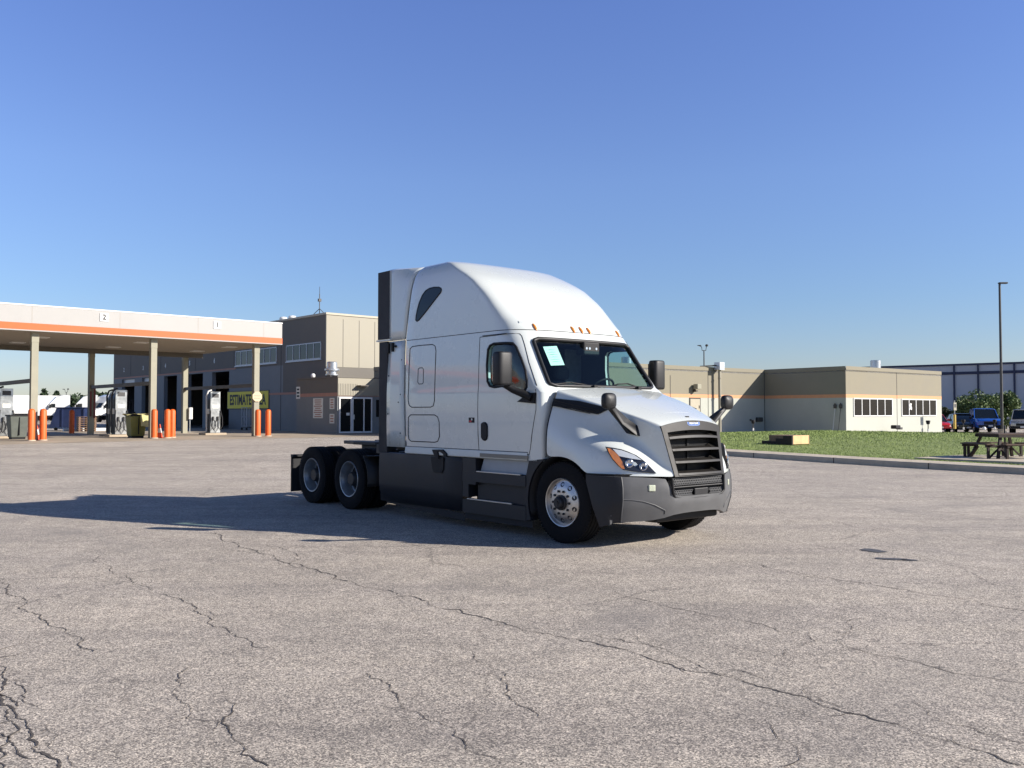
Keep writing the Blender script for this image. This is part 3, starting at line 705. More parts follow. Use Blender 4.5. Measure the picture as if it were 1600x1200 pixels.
for st in hood_rows():
    side = st[:6]; rg = Vector(st[5]); ce = Vector(st[6]); topp = []
    for t in (.035, .22, .5, .78):
        p = rg.lerp(ce, t); h = (1 - (1 - t) ** 2); z = rg.z + (ce.z - rg.z) * h; x = rg.x + (ce.x - rg.x) * h
        topp.append((x, p.y, z))
    half = side + topp; full = [(x, -y, z) for x, y, z in half] + [tuple(ce)] + half[::-1]
    rows.append(full)
b.grid(rows)
hood = b.build('hood', M['white'], truck, smooth=75, subsurf=2, solid=0)
# cowl panel between hood and door
for s in (-1, 1):
    b = MB()
    b.tube([(-.262, s * float(np.interp(z, [1.05, 1.32, 1.46, 1.68, 1.905], [1.2, 1.195, 1.175, 1.10, 1.005])), z) for z in np.linspace(1.06, 1.87, 14)], .007, 6)
    b.build('hood_gap', M['trim'], hood, smooth=60)
# side vents (black), lying on the hood side
def hood_side(x, z):     # y of the hood side at x, z by interpolating the stations
    S = hood_rows(); best = None
    for a, c in zip(S[:-1], S[1:]):
        pass
    T = []
    for st in S:
        zz = [p[2] for p in st[:6]]; yy = [p[1] for p in st[:6]]; xx = [p[0] for p in st[:6]]
        T.append((float(np.interp(z, zz, xx)), float(np.interp(z, zz, yy))))
    T.sort(); return float(np.interp(x, [t[0] for t in T], [t[1] for t in T]))
VT = [(-.255, 1.80), (.10, 1.765), (.50, 1.672), (.36, 1.598), (.05, 1.665), (-.255, 1.705)]
for s in (-1, 1):
    b = MB(); dd = dense(VT, step=.04)
    A = [(x, s * (hood_side(x, z) + .028), z) for x, z in dd]; B = [(x, s * (hood_side(x, z) - .05), z) for x, z in dd]
    b.loop2(A, B); vt = b.build('side_vent', M['trim'], hood, smooth=40)
    b = MB()
    for k in range(3):
        z0 = 1.775 - k * .03; b.tube([(x, s * (hood_side(x, z0 - (x + .25) * .20) + .031), z0 - (x + .25) * .20) for x in np.linspace(-.23, .38 - k * .05, 12)], .005, 5)
    b.build('vent_louvre', M['plastic'], vt)
M['framew_h'] = mat('white_reflector', (.72, .73, .72), .35, var=.03)
# headlights ------------------------------------------------------------
def fend_x(y, z, off=0):
    BY = [0, .3, .5, .7, .9, 1.07, 1.17, 1.2]; BX = [1.22, 1.21, 1.18, 1.10, .98, .82, .62, .42]
    bx = float(np.interp(y, BY, BX)); lean = .33 * max(0, z - .86) * min(1, max(0, (bx - .4) / .6)); return bx - lean + off
HL = [(1.104, 1.214), (1.05, 1.203), (.975, 1.184), (.914, 1.154), (.844, 1.116), (.797, 1.071), (.759, 1.028), (.72, .965), (.677, .902), (.768, .910), (.858, .917), (.93, .93), (1.0, .945), (1.038, .997), (1.071, 1.057), (1.09, 1.139)]
AMB = [(1.096, 1.199), (1.076, 1.19), (1.045, 1.155), (1.016, 1.109), (.992, 1.034), (.985, .955), (1.008, .958), (1.037, 1.004), (1.073, 1.072), (1.088, 1.14)]
DRL = [(1.06, 1.190), (.982, 1.173), (.867, 1.12), (.799, 1.058), (.90, 1.075), (1.01, 1.105)]
for s in (-1, 1):
    def hp(poly, off, k=1.0):
        cy = sum(p[0] for p in poly) / len(poly); cz = sum(p[1] for p in poly) / len(poly)
        return [(fend_x(cy + (y - cy) * k, cz + (z - cz) * k) + off * .8, s * (cy + (y - cy) * k + off * .6), cz + (z - cz) * k) for y, z in poly]
    b = MB(); dd = dense(HL, step=.04); b.loop2(hp(dd, -.03), hp(dd, .020)); hl = b.build('headlight', M['trim'], truck, smooth=30)
    b = MB(); rw = [hp(dd, .032, k) for k in (.97, .7, .4, .1)]; b.grid(rw, closed=True); b.add(rw[-1], [tuple(range(len(dd)))]); b.build('lens_cover', M['lens'], hl, smooth=60)
    b = MB(); dd2 = dense(AMB, step=.03); b.loop2(hp(dd2, .0), hp(dd2, .026)); b.build('turn_signal', M['amber'], hl, smooth=40)
    b = MB(); dd2 = dense(DRL, step=.04); b.loop2(hp(dd2, .0), hp(dd2, .025)); b.build('daytime_strip', M['framew_h'], hl, smooth=40)
    for (y, z) in ((.935, 1.02), (.80, .985)):
        b = MB(); x = fend_x(y, z) + .014
        b.lathe([(.050, .012), (.043, .016), (.036, .004), (.022, -.004), (.001, -.006)], (x, s * (y + .01), z), 'x', 24)
        for i, v in enumerate(b.v):   # turn to follow the fender
            dx, dy = v[0] - x, v[1] - s * (y + .01); a = s * .55; b.v[i] = (x + dx * math.cos(a) - dy * math.sin(a), s * (y + .01) + dx * math.sin(a) + dy * math.cos(a), v[2])
        b.build('headlamp_bulb', M['chrome'], hl, smooth=60)

# grille --------------------------------------------------------------
GL_T, GL_B = (1.065, .56, 1.455), (1.205, .475, .855)
def gpt(u, v, off=0):       # u -1..1 across, v 0..1 up
    y = u * (.475 + (.56 - .475) * v); x = 1.205 + (1.065 - 1.205) * v; x += (.035) * (1 - u * u)
    z = .855 + .60 * v + (.068 * (1 - u * u) * v ** 4)
    return Vector((x + off, y, z))
b = MB()   # frame: outer border with depth
def border(u, v): return gpt(u, v)
NU = 24
outer = [gpt(-1 + 2 * i / NU, 1) for i in range(NU + 1)] + [gpt(1, 1 - i / 12) for i in range(1, 13)] + [gpt(1 - 2 * i / NU, 0) for i in range(1, NU + 1)] + [gpt(-1, i / 12) for i in range(1, 12)]
def inn(p_u, p_v): return (p_u * .87, .0 + p_v * .86 + .01)
io = [(-1 + 2 * i / NU, 1) for i in range(NU + 1)] + [(1, 1 - i / 12) for i in range(1, 13)] + [(1 - 2 * i / NU, 0) for i in range(1, NU + 1)] + [(-1, i / 12) for i in range(1, 12)]
inner_ = [gpt(u * .87, .01 + v * .85) for u, v in io]
b.grid([[tuple(p + Vector((-.03, 0, 0))) for p in outer], [tuple(p + Vector((.012, 0, 0))) for p in outer], [tuple(p + Vector((.012, 0, 0))) for p in inner_], [tuple(p + Vector((-.13, 0, 0))) for p in inner_]], closed=True)
gf = b.build('grille', M['grille'], truck, smooth=35)
for k, v in enumerate((.745, .515, .275, .035)):
    b = MB(); rw = []
    for dz, ox in ((-.012, .018), (.030, .012), (.060, -.12), (.03, -.12)):
        rw.append([tuple(gpt(-.86 + 1.72 * i / 20, v + dz, ox)) for i in range(21)])
    rw.append(rw[0]); b.grid(rw); b.build('grille_slat', M['grille'], gf, smooth=30)
    for s in (-1, 1):
        b = MB()
        lo = [gpt(s * .86, v, .0), gpt(s * .60, v, .01), gpt(s * .56, v + .03, -.09), gpt(s * .86, v + .03, -.09)]
        hi = [gpt(s * .86, v + .02, -.005), gpt(s * .62, v + .02, .0), gpt(s * .72, v + .10, -.10), gpt(s * .86, v + .115, -.10)]
        b.hexa(lo, hi); b.build('slat_bracket', M['grille'], gf)
b = MB()
b.box(1.00, 1.01, -.52, .52, .84, 1.42); gm_ = b.build('radiator_screen', M['chassis'], gf)
b = MB()
for i in range(60): b.box(1.011, 1.014, -.50 + i * .017, -.497 + i * .017, .85, 1.41)
for i in range(34): b.box(1.0145, 1.017, -.50, .50, .86 + i * .0165, .8625 + i * .0165)
for y in (-.02, .0): b.box(1.018, 1.03, y, y + .012, .85, 1.41)
b.build('screen_mesh', M['trim'], gm_)
# emblem
b = MB(); cu, cz = -.0, 1.487
ep = [(math.copysign(abs(math.cos(a)) ** .55, math.cos(a)) * .128, math.copysign(abs(math.sin(a)) ** .7, math.sin(a)) * .034) for a in np.linspace(0, 2 * math.pi, 41)[:-1]]
def EX(y, z): return 1.088 - (z - 1.487) * .23 + .030
b.loop2([(EX(y, cz + z) - .03, y, cz + z) for y, z in ep], [(EX(y, cz + z), y * .94, cz + z * .9) for y, z in ep]); em = b.build('emblem', M['chrome'], gf, smooth=30)
b = MB(); b.loop2([(EX(y, cz + z) - .001, y * .86, cz + z * .62) for y, z in ep], [(EX(y, cz + z) + .002, y * .84, cz + z * .60) for y, z in ep]); b.build('emblem_band', M['blue_band'], em, smooth=30)
text_obj('emblem_lettering', 'FREIGHTLINER', .032, M['framew_h'], em, (EX(0, cz) + .003, 0, cz), (R(90) - .2, 0, R(90)), .001, sx=.82, bold=.0006)
b = MB(); b.prism([(.99, -.02), (1.03, -.024), (1.03, .024)], 1.545, 1.575, 'z'); b.build('hood_sensor', M['grille'], hood)
b = MB(); b.tube([(.86, y, 1.624 - .075 * (abs(y) / .62) ** 2) for y in np.linspace(-.62, .62, 25)], .004, 6); b.build('hood_crease', M['white'], hood, smooth=60)

# bumper ----------------------------------------------------------------
BC = [(1.235, 0), (1.232, .15), (1.225, .3), (1.20, .45), (1.165, .57), (1.10, .70), (1.03, .83), (.96, .95), (.90, 1.04), (.83, 1.10), (.72, 1.15), (.60, 1.185), (.50, 1.20), (.455, 1.20)]
def bp_(i, z):
    x, y = BC[i]; k = (z - .36) / .5
    x2 = x - .05 * max(0, .55 - z) / .2 * (1 if i < 9 else max(0, 1 - (i - 9) / 3)) - .02 * max(0, z - .75) / .1 * (1 if i < 9 else 0)
    y2 = y - .03 * max(0, .5 - z) / .2 * min(1, y)
    return x2, y2
ztop = [.62, .62, .62, .62, .83, .845, .855, .86, .862, .864, .866, .868, .87, .87]
zbot = [.42, .42, .415, .40, .37, .345, .335, .33, .325, .315, .30, .285, .27, .265]
def rear_x(z): return .46 if z > .80 else .46 + (.80 - z) * .36
b = MB(); rws = []
for i in range(len(BC)):
    col = []
    zt_, zb_ = ztop[i], zbot[i]
    for k in range(9):
        z = zb_ + (zt_ - zb_) * k / 8; x, y = bp_(i, z)
        if i >= 10: x = rear_x(z) + (BC[i][0] - .455) * (.83 - rear_x(z)) / .375
        col.append((x, y, z))
    # lips turned inwards
    x, y, z = col[-1]; col.append((x - .05 * (1 if i < 9 else .3), y - .01 - .03 * min(1, y), z + .006)); 
    x, y, z = col[0]; col.insert(0, (x - .06 * (1 if i < 9 else .3), y - .02 * min(1, y), z + .0))
    rws.append(col)
full = [[(x, -y, z) for x, y, z in c] for c in rws[::-1][:-1]] + rws
b.grid(full); bumper = b.build('bumper', M['bumper'], truck, smooth=38, solid=.015)
# shade of the bumper sides behind the corner crease, put into a darker skin
for s in (-1, 1):
    b = MB(); rr_ = []
    for i in range(8, 14):
        rr_.append([(x + .004 * (1 if i < 10 else 0), s * (y + .012), z) for x, y, z in rws[i][1:-1]])
    b.grid(rr_); b.build('bumper_shaded_side', M['fairing'], bumper, smooth=40)
    b = MB(); b.tube([(rws[8][k][0] + .004, s * (rws[8][k][1] + .004), rws[8][k][2]) for k in range(1, 10)], .007, 6); b.build('bumper_crease', M['bumper'], bumper, smooth=60)
    b = MB(); yy = .735; xx = float(np.interp(yy, [p[1] for p in BC], [p[0] for p in BC])); b.box(xx - .02, xx + .012, s * yy - .042, s * yy + .042, .690, .765, rot=s * .55, piv=(xx, s * yy))
    b.build('fog_light', M['fog'], bumper, bevel=.010)
    b = MB(); b.tube([(bp_(i, z)[0] + .002, s * (bp_(i, z)[1] + .002), z) for i, z in ((8, .60), (7, .595), (6, .575), (5, .53), (4, .46), (4, .42))], .005, 6); b.build('bumper_crease', M['bumper'], bumper, smooth=60)
# intake behind
b = MB(); b.box(1.08, 1.13, -.50, .50, .58, .85); itk = b.build('lower_intake', M['trim'], bumper)
b = MB()
def hexmesh(mb, y0, y1, z0, z1, x, r=.019):
    j = 0; z = z0 + r
    while z < z1 - r * .5:
        y = y0 + r + (r * .9 if j % 2 else 0)
        while y < y1 - r * .5:
            pts = [(x, y + r * .95 * math.cos(a), z + r * .95 * math.sin(a)) for a in [math.pi / 6 + k * math.pi / 3 for k in range(6)]]
            ins = [(x, y + r * .62 * math.cos(a), z + r * .62 * math.sin(a)) for a in [math.pi / 6 + k * math.pi / 3 for k in range(6)]]
            mb.grid([[(p[0] - .015, p[1], p[2]) for p in ins], ins, pts], closed=True); y += r * 1.75
        z += r * 1.52; j += 1
hexmesh(b, -.47, .47, .745, .85, 1.185); b.build('honeycomb_mesh', M['bumper'], bumper)
b = MB(); hexmesh(b, -.46, -.12, .60, .70, 1.195); b.build('honeycomb_mesh', M['bumper'], bumper)
b = MB(); hexmesh(b, .20, .46, .60, .70, 1.195); b.build('honeycomb_mesh', M['bumper'], bumper)
b = MB(); b.box(1.17, 1.20, -.085, .175, .605, .70); b.box(1.16, 1.19, -.48, .48, .715, .735); b.build('radar_cover', M['plastic'], itk, bevel=.01)
b = MB(); rr1 = [(1.215, y, .585 - .0 * abs(y)) for y in np.linspace(-.47, .47, 15)]
b.tube([(1.19, -.50, .84), (1.20, -.49, .66)] + [(1.185 + .035 * (1 - (y / .47) ** 2), y, .615 - .02 * (1 - (y / .47) ** 4)) for y in np.linspace(-.45, .45, 15)] + [(1.20, .49, .66), (1.19, .50, .84)], .016, 8); b.build('intake_surround', M['plastic'], itk, smooth=60)
# black gap strip between hood and bumper
b = MB()
rw = []
for z, o in ((.868, -.012), (.895, -.006)):
    rw.append([(x + o, y, z) for x, y in [(bp_(i, .86)[0], -bp_(i, .86)[1]) for i in range(13, 3, -1)]])
b.grid(rw); rw = [[(x, -y, z) for x, y, z in r] for r in rw]; b.grid(rw)
b.build('bumper_gap', M['trim'], truck)
# under-bumper air dam
b = MB(); b.box(.80, 1.02, -.60, .60, .30, .43); b.box(.45, .80, -.72, .72, .34, .42); b.build('air_dam', M['trim'], truck, bevel=.03)

# fender liners, engine bay --------------------------------------------------
for s in (-1, 1):
    b = MB(); rw = []
    for y in (.70, 1.175):
        rw.append([(math.cos(a) * .60 - .01, s * y, .50 + math.sin(a) * .59) for a in np.linspace(-.2, math.pi + .35, 30)])
    b.grid(rw); b.build('wheel_liner', M['trim'], truck, smooth=60, solid=.01)
b = MB(); b.box(-.3, .86, -.46, .46, .45, 1.24); b.build('engine_block', M['chassis'], truck)

# chassis -------------------------------------------------------------------
b = MB()
for s in (-1, 1): b.box(-7.25, .9, s * .43 - .045, s * .43 + .045, .66, .93)
b.box(-7.25, -7.15, -.43, .43, .66, .93); b.box(-5.9, -5.8, -.43, .43, .66, .93)
b.box(-4.4, -4.2, -.43, .43, .62, .93)
b.build('chassis_frame', M['chassis'], truck, bevel=.008)
b = MB(); b.box(-4.9, -3.62, -.40, .40, .935, .96); b.box(-4.45, -4.28, -1.12, -.85, .96, 1.10); b.build('deck_plate', M['chassis'], truck, bevel=.005)
b = MB()
b.prism([(-6.45, -.45), (-6.25, -.5), (-5.5, -.5), (-5.3, -.35), (-5.3, .35), (-5.5, .5), (-6.25, .5), (-6.45, .45), (-6.75, .42), (-6.75, .25), (-6.2, .06), (-6.2, -.06), (-6.75, -.25), (-6.75, -.42)], 1.04, 1.10, 'z')
b.box(-6.1, -5.6, -.42, -.34, .93, 1.04); b.box(-6.1, -5.6, .34, .42, .93, 1.04)
b.build('fifth_wheel', M['chassis'], truck, bevel=.01)
for x in (-5.18, -6.5):
    b = MB(); b.tube([(x, -1.0, .5), (x, 1.0, .5)], .075, 12); b.cyl((x - .0, 0, .34), .19, .34, 16); b.build('drive_axle', M['chassis'], truck, smooth=40)
b = MB(); b.tube([(0, -1.0, .48), (0, -.6, .38), (0, .6, .38), (0, 1.0, .48)], .06, 10); b.build('steer_axle', M['chassis'], truck, smooth=60)
# air lines behind the sleeper
for k, y in enumerate((-.35, -.15, .05)):
    b = MB(); b.tube([(-3.62, y, 2.0), (-3.75, y, 1.85), (-3.95, y + .05, 1.45), (-3.9, y + .1, 1.2), (-3.68, y + .1, 1.35)], .016, 6); b.build('air_line', M['trim'], truck, smooth=60)

# wheels -----------------------------------------------------------------------
def tyre_prof(h0, h1, r=.505, rb=.292):
    w_ = h1 - h0; m_ = (h0 + h1) / 2
    P = [(rb, h0 + .02), (rb + .02, h0 + .008), (rb + .07, h0 - .0), (r - .10, h0 - .004), (r - .05, h0 + .004), (r - .018, h0 + .016), (r - .004, h0 + .034)]
    g_ = [(r, h0 + .045)]
    for k in range(4):
        c = h0 + w_ * (k + 1) / 5; g_ += [(r, c - .007), (r - .014, c - .005), (r - .014, c + .005), (r, c + .007)]
    P += g_ + [(r, h1 - .045)]
    P += [(r - .004, h1 - .034), (r - .018, h1 - .016), (r - .05, h1 - .004), (r - .10, h1 + .004), (rb + .07, h1), (rb + .02, h1 - .008), (rb, h1 - .02)]
    return P
def tread_lugs(mb, h0, h1, r, s, n=72):
    for k in range(n):
        a = 2 * math.pi * k / n
        for (ha, hb) in ((h0 + .012, h0 + .045), (h1 - .045, h1 - .012)):
            d_ = .010; pts = []
            for h in (ha, hb):
                for aa in (a, a + .045): pts.append((h, aa))
            rr = [r - .02, r + .001]
            lo = [(math.cos(q[1]) * rr[0], s * q[0], math.sin(q[1]) * rr[0]) for q in (pts[0], pts[1], pts[3], pts[2])]
            hi = [(math.cos(q[1]) * rr[1], s * q[0], math.sin(q[1]) * rr[1]) for q in (pts[0], pts[1], pts[3], pts[2])]
            mb.hexa(lo, hi)
def shift(mb, d_):
    mb.v = [(x + d_[0], y + d_[1], z + d_[2]) for x, y, z in mb.v]; return mb
def front_wheel(s):
    b = MB(); b.cyl((0, min(s * .9, s * 1.12), 0), .27, .22, 24, 'y'); root = b.build('front_wheel', M['chassis'], truck); root.location = (0, 0, .505)
    h0, h1 = .885, 1.175
    b = MB(); b.lathe([(r, s * h) for r, h in tyre_prof(h0, h1)], (0, 0, 0), 'y', 72); tread_lugs(b, h0, h1, .503, s)
    b.build('tyre', M['tyre'], root, smooth=35)
    b = MB()
    b.lathe([(.300, s * (h1 - .035)), (.304, s * (h1 - .008)), (.298, s * (h1 + .002)), (.288, s * (h1 - .002)), (.282, s * (h1 - .02)), (.272, s * (h1 - .035)), (.255, s * (h1 - .030)), (.225, s * (h1 - .012)), (.19, s * (h1 + .000)), (.165, s * (h1 + .006)), (.12, s * (h1 + .008)), (.088, s * (h1 + .008))], (0, 0, 0), 'y', 64)
    rim = b.build('rim', M['alu'], root, smooth=40)
    b = MB()
    for k in range(10):
        a = 2 * math.pi * (k + .5) / 10; n_ = 14; cx, cz = math.cos(a) * .222, math.sin(a) * .222
        b.add([(cx + math.cos(q) * .031, s * (h1 - .0055 - .0), cz + math.sin(q) * .031) for q in np.linspace(0, 2 * math.pi, n_ + 1)[:-1]], [tuple(range(n_))])
    for i, v in enumerate(b.v):
        rr = math.hypot(v[0], v[2]); yy = float(np.interp(rr, [.19, .225, .255], [h1 + .0015, h1 - .0105, h1 - .0285])); b.v[i] = (v[0], s * yy, v[2])
    b.build('hand_hole', M['dkmetal'], rim)
    b = MB()
    for k in range(10):
        a = 2 * math.pi * k / 10; b.cyl((math.cos(a) * .143, s * (h1 + .006) if s > 0 else s * (h1 + .006) - .020, math.sin(a) * .143), .016, .020, 8, 'y')
    b.build('lug_nut', M['dkmetal'], rim, bevel=.003)
    b = MB(); b.lathe([(.095, s * (h1 - .01)), (.095, s * (h1 + .03)), (.085, s * (h1 + .038)), (.075, s * (h1 + .038)), (.07, s * (h1 + .075)), (.055, s * (h1 + .088)), (.03, s * (h1 + .088)), (.028, s * (h1 + .098)), (.001, s * (h1 + .098))], (0, 0, 0), 'y', 32)
    b.build('hub', M['dkmetal'], rim, smooth=35)
    return root
def dual_wheel(x, s):
    b = MB(); b.cyl((0, min(s * .70, s * 1.0), 0), .25, .30, 24, 'y'); root = b.build('drive_wheel', M['chassis'], truck); root.location = (x, 0, .505)
    root.rotation_euler = (0, x * 1.3, 0)
    for (h0, h1) in ((.955, 1.215), (.615, .875)):
        b = MB(); b.lathe([(r, s * h) for r, h in tyre_prof(h0, h1)], (0, 0, 0), 'y', 64); tread_lugs(b, h0, h1, .503, s)
        b.build('tyre', M['tyre'], root, smooth=35)
    h1 = 1.215
    b = MB(); b.lathe([(.297, s * (h1 - .04)), (.301, s * (h1 - .012)), (.296, s * (h1 - .004)), (.284, s * (h1 - .008)), (.276, s * (h1 - .05)), (.262, s * (h1 - .09)), (.258, s * (h1 - .15)), (.245, s * (h1 - .185)), (.20, s * (h1 - .20)), (.165, s * (h1 - .20)), (.10, s * (h1 - .20))], (0, 0, 0), 'y', 64)
    rim = b.build('rim', M['steelrim'], root, smooth=40)
    b = MB(); 
    for k in range(10):
        a = 2 * math.pi * k / 10; hh = s * (h1 - .20); b.cyl((math.cos(a) * .143, hh if s > 0 else hh - .045, math.sin(a) * .143), .019, .045, 10, 'y')
    b.build('lug_nut', M['dkmetal'], rim)
    b = MB(); b.lathe([(.255, s * (h1 - .190)), (.17, s * (h1 - .196)), (.125, s * (h1 - .19)), (.12, s * (h1 - .08)), (.105, s * (h1 - .06)), (.095, s * (h1 - .045)), (.001, s * (h1 - .045))], (0, 0, 0), 'y', 32); b.build('hub', M['dkmetal'], rim, smooth=35)
    return root
for s in (-1, 1):
    front_wheel(s); dual_wheel(-5.18, s); dual_wheel(-6.50, s)

# skirts and steps ---------------------------------------------------------------
for s in (-1, 1):
    b = MB()
    prof = [(1.165, .995), (1.185, .985), (1.195, .90), (1.20, .70), (1.195, .50), (1.185, .38), (1.17, .36), (1.165, .22)]
    b.grid([[(x, s * y, z) for x in (-4.235, -3.6, -3.0, -2.5, -2.03)] for y, z in prof])
    b.grid([[(-4.235, s * y, z) for y, z in prof], [(-4.235, s * (y - .12), z) for y, z in prof]])
    fs_ = b.build('chassis_fairing', M['fairing'], truck, smooth=40, solid=.01)
    b = MB(); b.grid([[(x, s * (y), z - (x + 4.2) * .052) for x in (-4.1, -3.2, -2.03)] for y, z in ((1.145, .30), (1.14, .20))]); b.build('rubber_skirt', M['rubber'], fs_)
    # strap latch
    b = MB(); b.prism([(-2.72, 1.075), (-2.46, 1.085), (-2.36, 1.03), (-2.36, .985), (-2.42, .985), (-2.44, 1.02), (-2.52, 1.05), (-2.58, 1.05), (-2.55, .95), (-2.63, .95)], s * 1.205, s * 1.235, 'y')
    b.prism([(-2.78, .97), (-2.46, .97), (-2.46, .80), (-2.50, .74), (-2.70, .74), (-2.74, .80)], s * 1.197, s * 1.215, 'y')
    b.build('fairing_latch', M['trim'], truck, bevel=.004)
    # step module
    b = MB()
    def Q(x0, x1, z0, z1, y): b.add([(x0, s * y, z0), (x1, s * y, z0), (x1, s * y, z1), (x0, s * y, z1)], [(0, 1, 2, 3)])
    # outer frame pieces (proud) and recesses
    b.box(-2.018, -1.72, min(s * 1.02, s * 1.195), max(s * 1.02, s * 1.195), .62, .985)
    b.box(-2.018, -.66, min(s * 1.02, s * 1.20), max(s * 1.02, s * 1.20), .66, .795)
    b.box(-2.018, -1.88, min(s * 1.0, s * 1.195), max(s * 1.0, s * 1.195), .44, .62)
    b.box(-2.018, -.66, min(s * 1.02, s * 1.195), max(s * 1.02, s * 1.195), .22, .405)
    b.box(-1.76, -.66, min(s * 1.02, s * 1.12), max(s * 1.02, s * 1.12), .406, .659)
    b.box(-1.95, -.60, min(s * .95, s * .99), max(s * .95, s * .99), .25, .995)
    # column by the wheel with arch
    arch = [(math.cos(a) * .625, .50 + math.sin(a) * .605) for a in np.linspace(R(180 - 62), R(180 + 25), 14)]
    poly = [(-.66, .22), (-.66, .66), (-.66, .80), (-.60, 1.0), (-.30, 1.03)] + arch
    b.prism(poly, min(s * 1.02, s * 1.19), max(s * 1.02, s * 1.19), 'y')
    sm2 = b.build('step_fairing', M['fairing'], truck, bevel=.008)
    b = MB(); b.prism([(-1.70, .805), (-.72, .805), (-.62, .992), (-1.62, .992)], min(s * 1.10, s * 1.12), max(s * 1.10, s * 1.12), 'y'); b.build('step_back_panel', M['greyp'], truck)
    for (x0, x1, z, y) in ((-1.78, -.78, .795, 1.17), (-1.92, -.95, .405, 1.175), (-1.74, -.80, .42, 1.08)):
        b = MB(); b.box(x0, x1, s * y - .018, s * y + .018, z + .001, z + .017); b.build('step_tread', M['alu'], truck, bevel=.003)
    b = MB(); b.grid([[(x, s * (y), z) for x in (-2.018, -1.3, -.58)] for y, z in ((1.15, .25), (1.14, .13))]); b.build('rubber_skirt', M['rubber'], sm2)
    # quarter fender ahead of drive wheels and mud flap
    b = MB(); rw = []
    for y in (.62, 1.20): rw.append([(-5.18 + math.cos(a) * .60, s * y, .50 + math.sin(a) * .60) for a in np.linspace(-.15, .75, 10)] + [(-4.26, s * y, .93)])
    b.grid(rw); b.build('quarter_fender', M['plastic'], truck, smooth=50, solid=.012)
    b = MB(); b.box(-7.37, -7.35, min(s * .56, s * 1.18), max(s * .56, s * 1.18), .15, .80); b.box(-7.38, -7.28, min(s * .45, s * 1.18), max(s * .45, s * 1.18), .80, .84); b.build('mud_flap', M['rubber'], truck)

# mirrors --------------------------------------------------------------------------
for s in (-1, 1):
    mm = None
    b = MB()
    rw = []
    for z, k in ((1.965, .80), (1.975, .93), (2.0, 1.0), (2.2, 1.0), (2.365, 1.0), (2.39, .93), (2.40, .80)):
        rw.append([(-.76 + .086 * k * math.copysign(abs(math.cos(a)) ** .5, math.cos(a)), s * (1.50 + .118 * k * math.copysign(abs(math.sin(a)) ** .6, math.sin(a))), z) for a in np.linspace(0, 2 * math.pi, 33)[:-1]])
    b.grid(rw, closed=True); n_ = 32; b.add(rw[0], [tuple(range(n_))]); b.add(rw[-1], [tuple(range(n_))])
    hs = mm = b.build('side_mirror', M['plastic'], truck, smooth=45)
    b = MB(); b.box(-.850, -.847, s * 1.50 - .095, s * 1.50 + .095, 2.02, 2.35); b.build('mirror_glass', M['chrome'], hs)
    b = MB(); b.tube([(-.78, s * 1.44, 1.98), (-.72, s * 1.36, 1.915), (-.62, s * 1.27, 1.86), (-.52, s * 1.215, 1.81)], [.045, .045, .05, .055], 10)
    b.prism([(-.80, 1.76), (-.46, 1.735), (-.452, 1.875), (-.60, 1.865), (-.72, 1.80)], min(s * 1.19, s * 1.225), max(s * 1.19, s * 1.225), 'y')
    b.build('mirror_arm', M['trim'], mm, smooth=45)
    hm = None
    b = MB(); rw = []
    cx, cy, cz = .775, s * 1.14, 1.755
    for t in np.linspace(-1, 1, 9):
        k = (1 - abs(t) ** 3.0) ** .42 if abs(t) < 1 else 0.25
        rw.append([(cx + t * .06 , cy + .105 * max(k, .3) * math.copysign(abs(math.cos(a)) ** .6, math.cos(a)), cz + .098 * max(k, .3) * math.copysign(abs(math.sin(a)) ** .6, math.sin(a))) for a in np.linspace(0, 2 * math.pi, 29)[:-1]])
    b.grid(rw, closed=True); b.add(rw[0], [tuple(range(28))]); b.add(rw[-1], [tuple(range(28))])
    hm = b.build('hood_mirror', M['plastic'], truck, smooth=50)
    b = MB()
    lo = [(.77, 1.15, 1.70), (.86, 1.10, 1.665), (.835, 1.09, 1.655), (.745, 1.14, 1.69)]
    def Sx(l): return [(x, s * y, z) for x, y, z in l]
    b.hexa(Sx([(.735, 1.17, 1.70), (.80, 1.15, 1.70), (.80, 1.08, 1.70), (.735, 1.10, 1.70)]), Sx([(.70, .90, 1.50), (.77, .90, 1.48), (.79, .84, 1.55), (.72, .84, 1.57)]))
    b.hexa(Sx([(.70, .90, 1.50), (.77, .90, 1.48), (.79, .84, 1.55), (.72, .84, 1.57)]), Sx([(.71, .77, 1.37), (.84, .72, 1.34), (.82, .67, 1.45), (.70, .72, 1.49)]))
    b.hexa(Sx([(.71, .77, 1.37), (.84, .72, 1.34), (.82, .67, 1.45), (.70, .72, 1.49)]), Sx([(.72, .66, 1.35), (.84, .60, 1.33), (.82, .60, 1.47), (.70, .64, 1.50)]))
    b.build('mirror_arm', M['plastic'], hm, smooth=45)

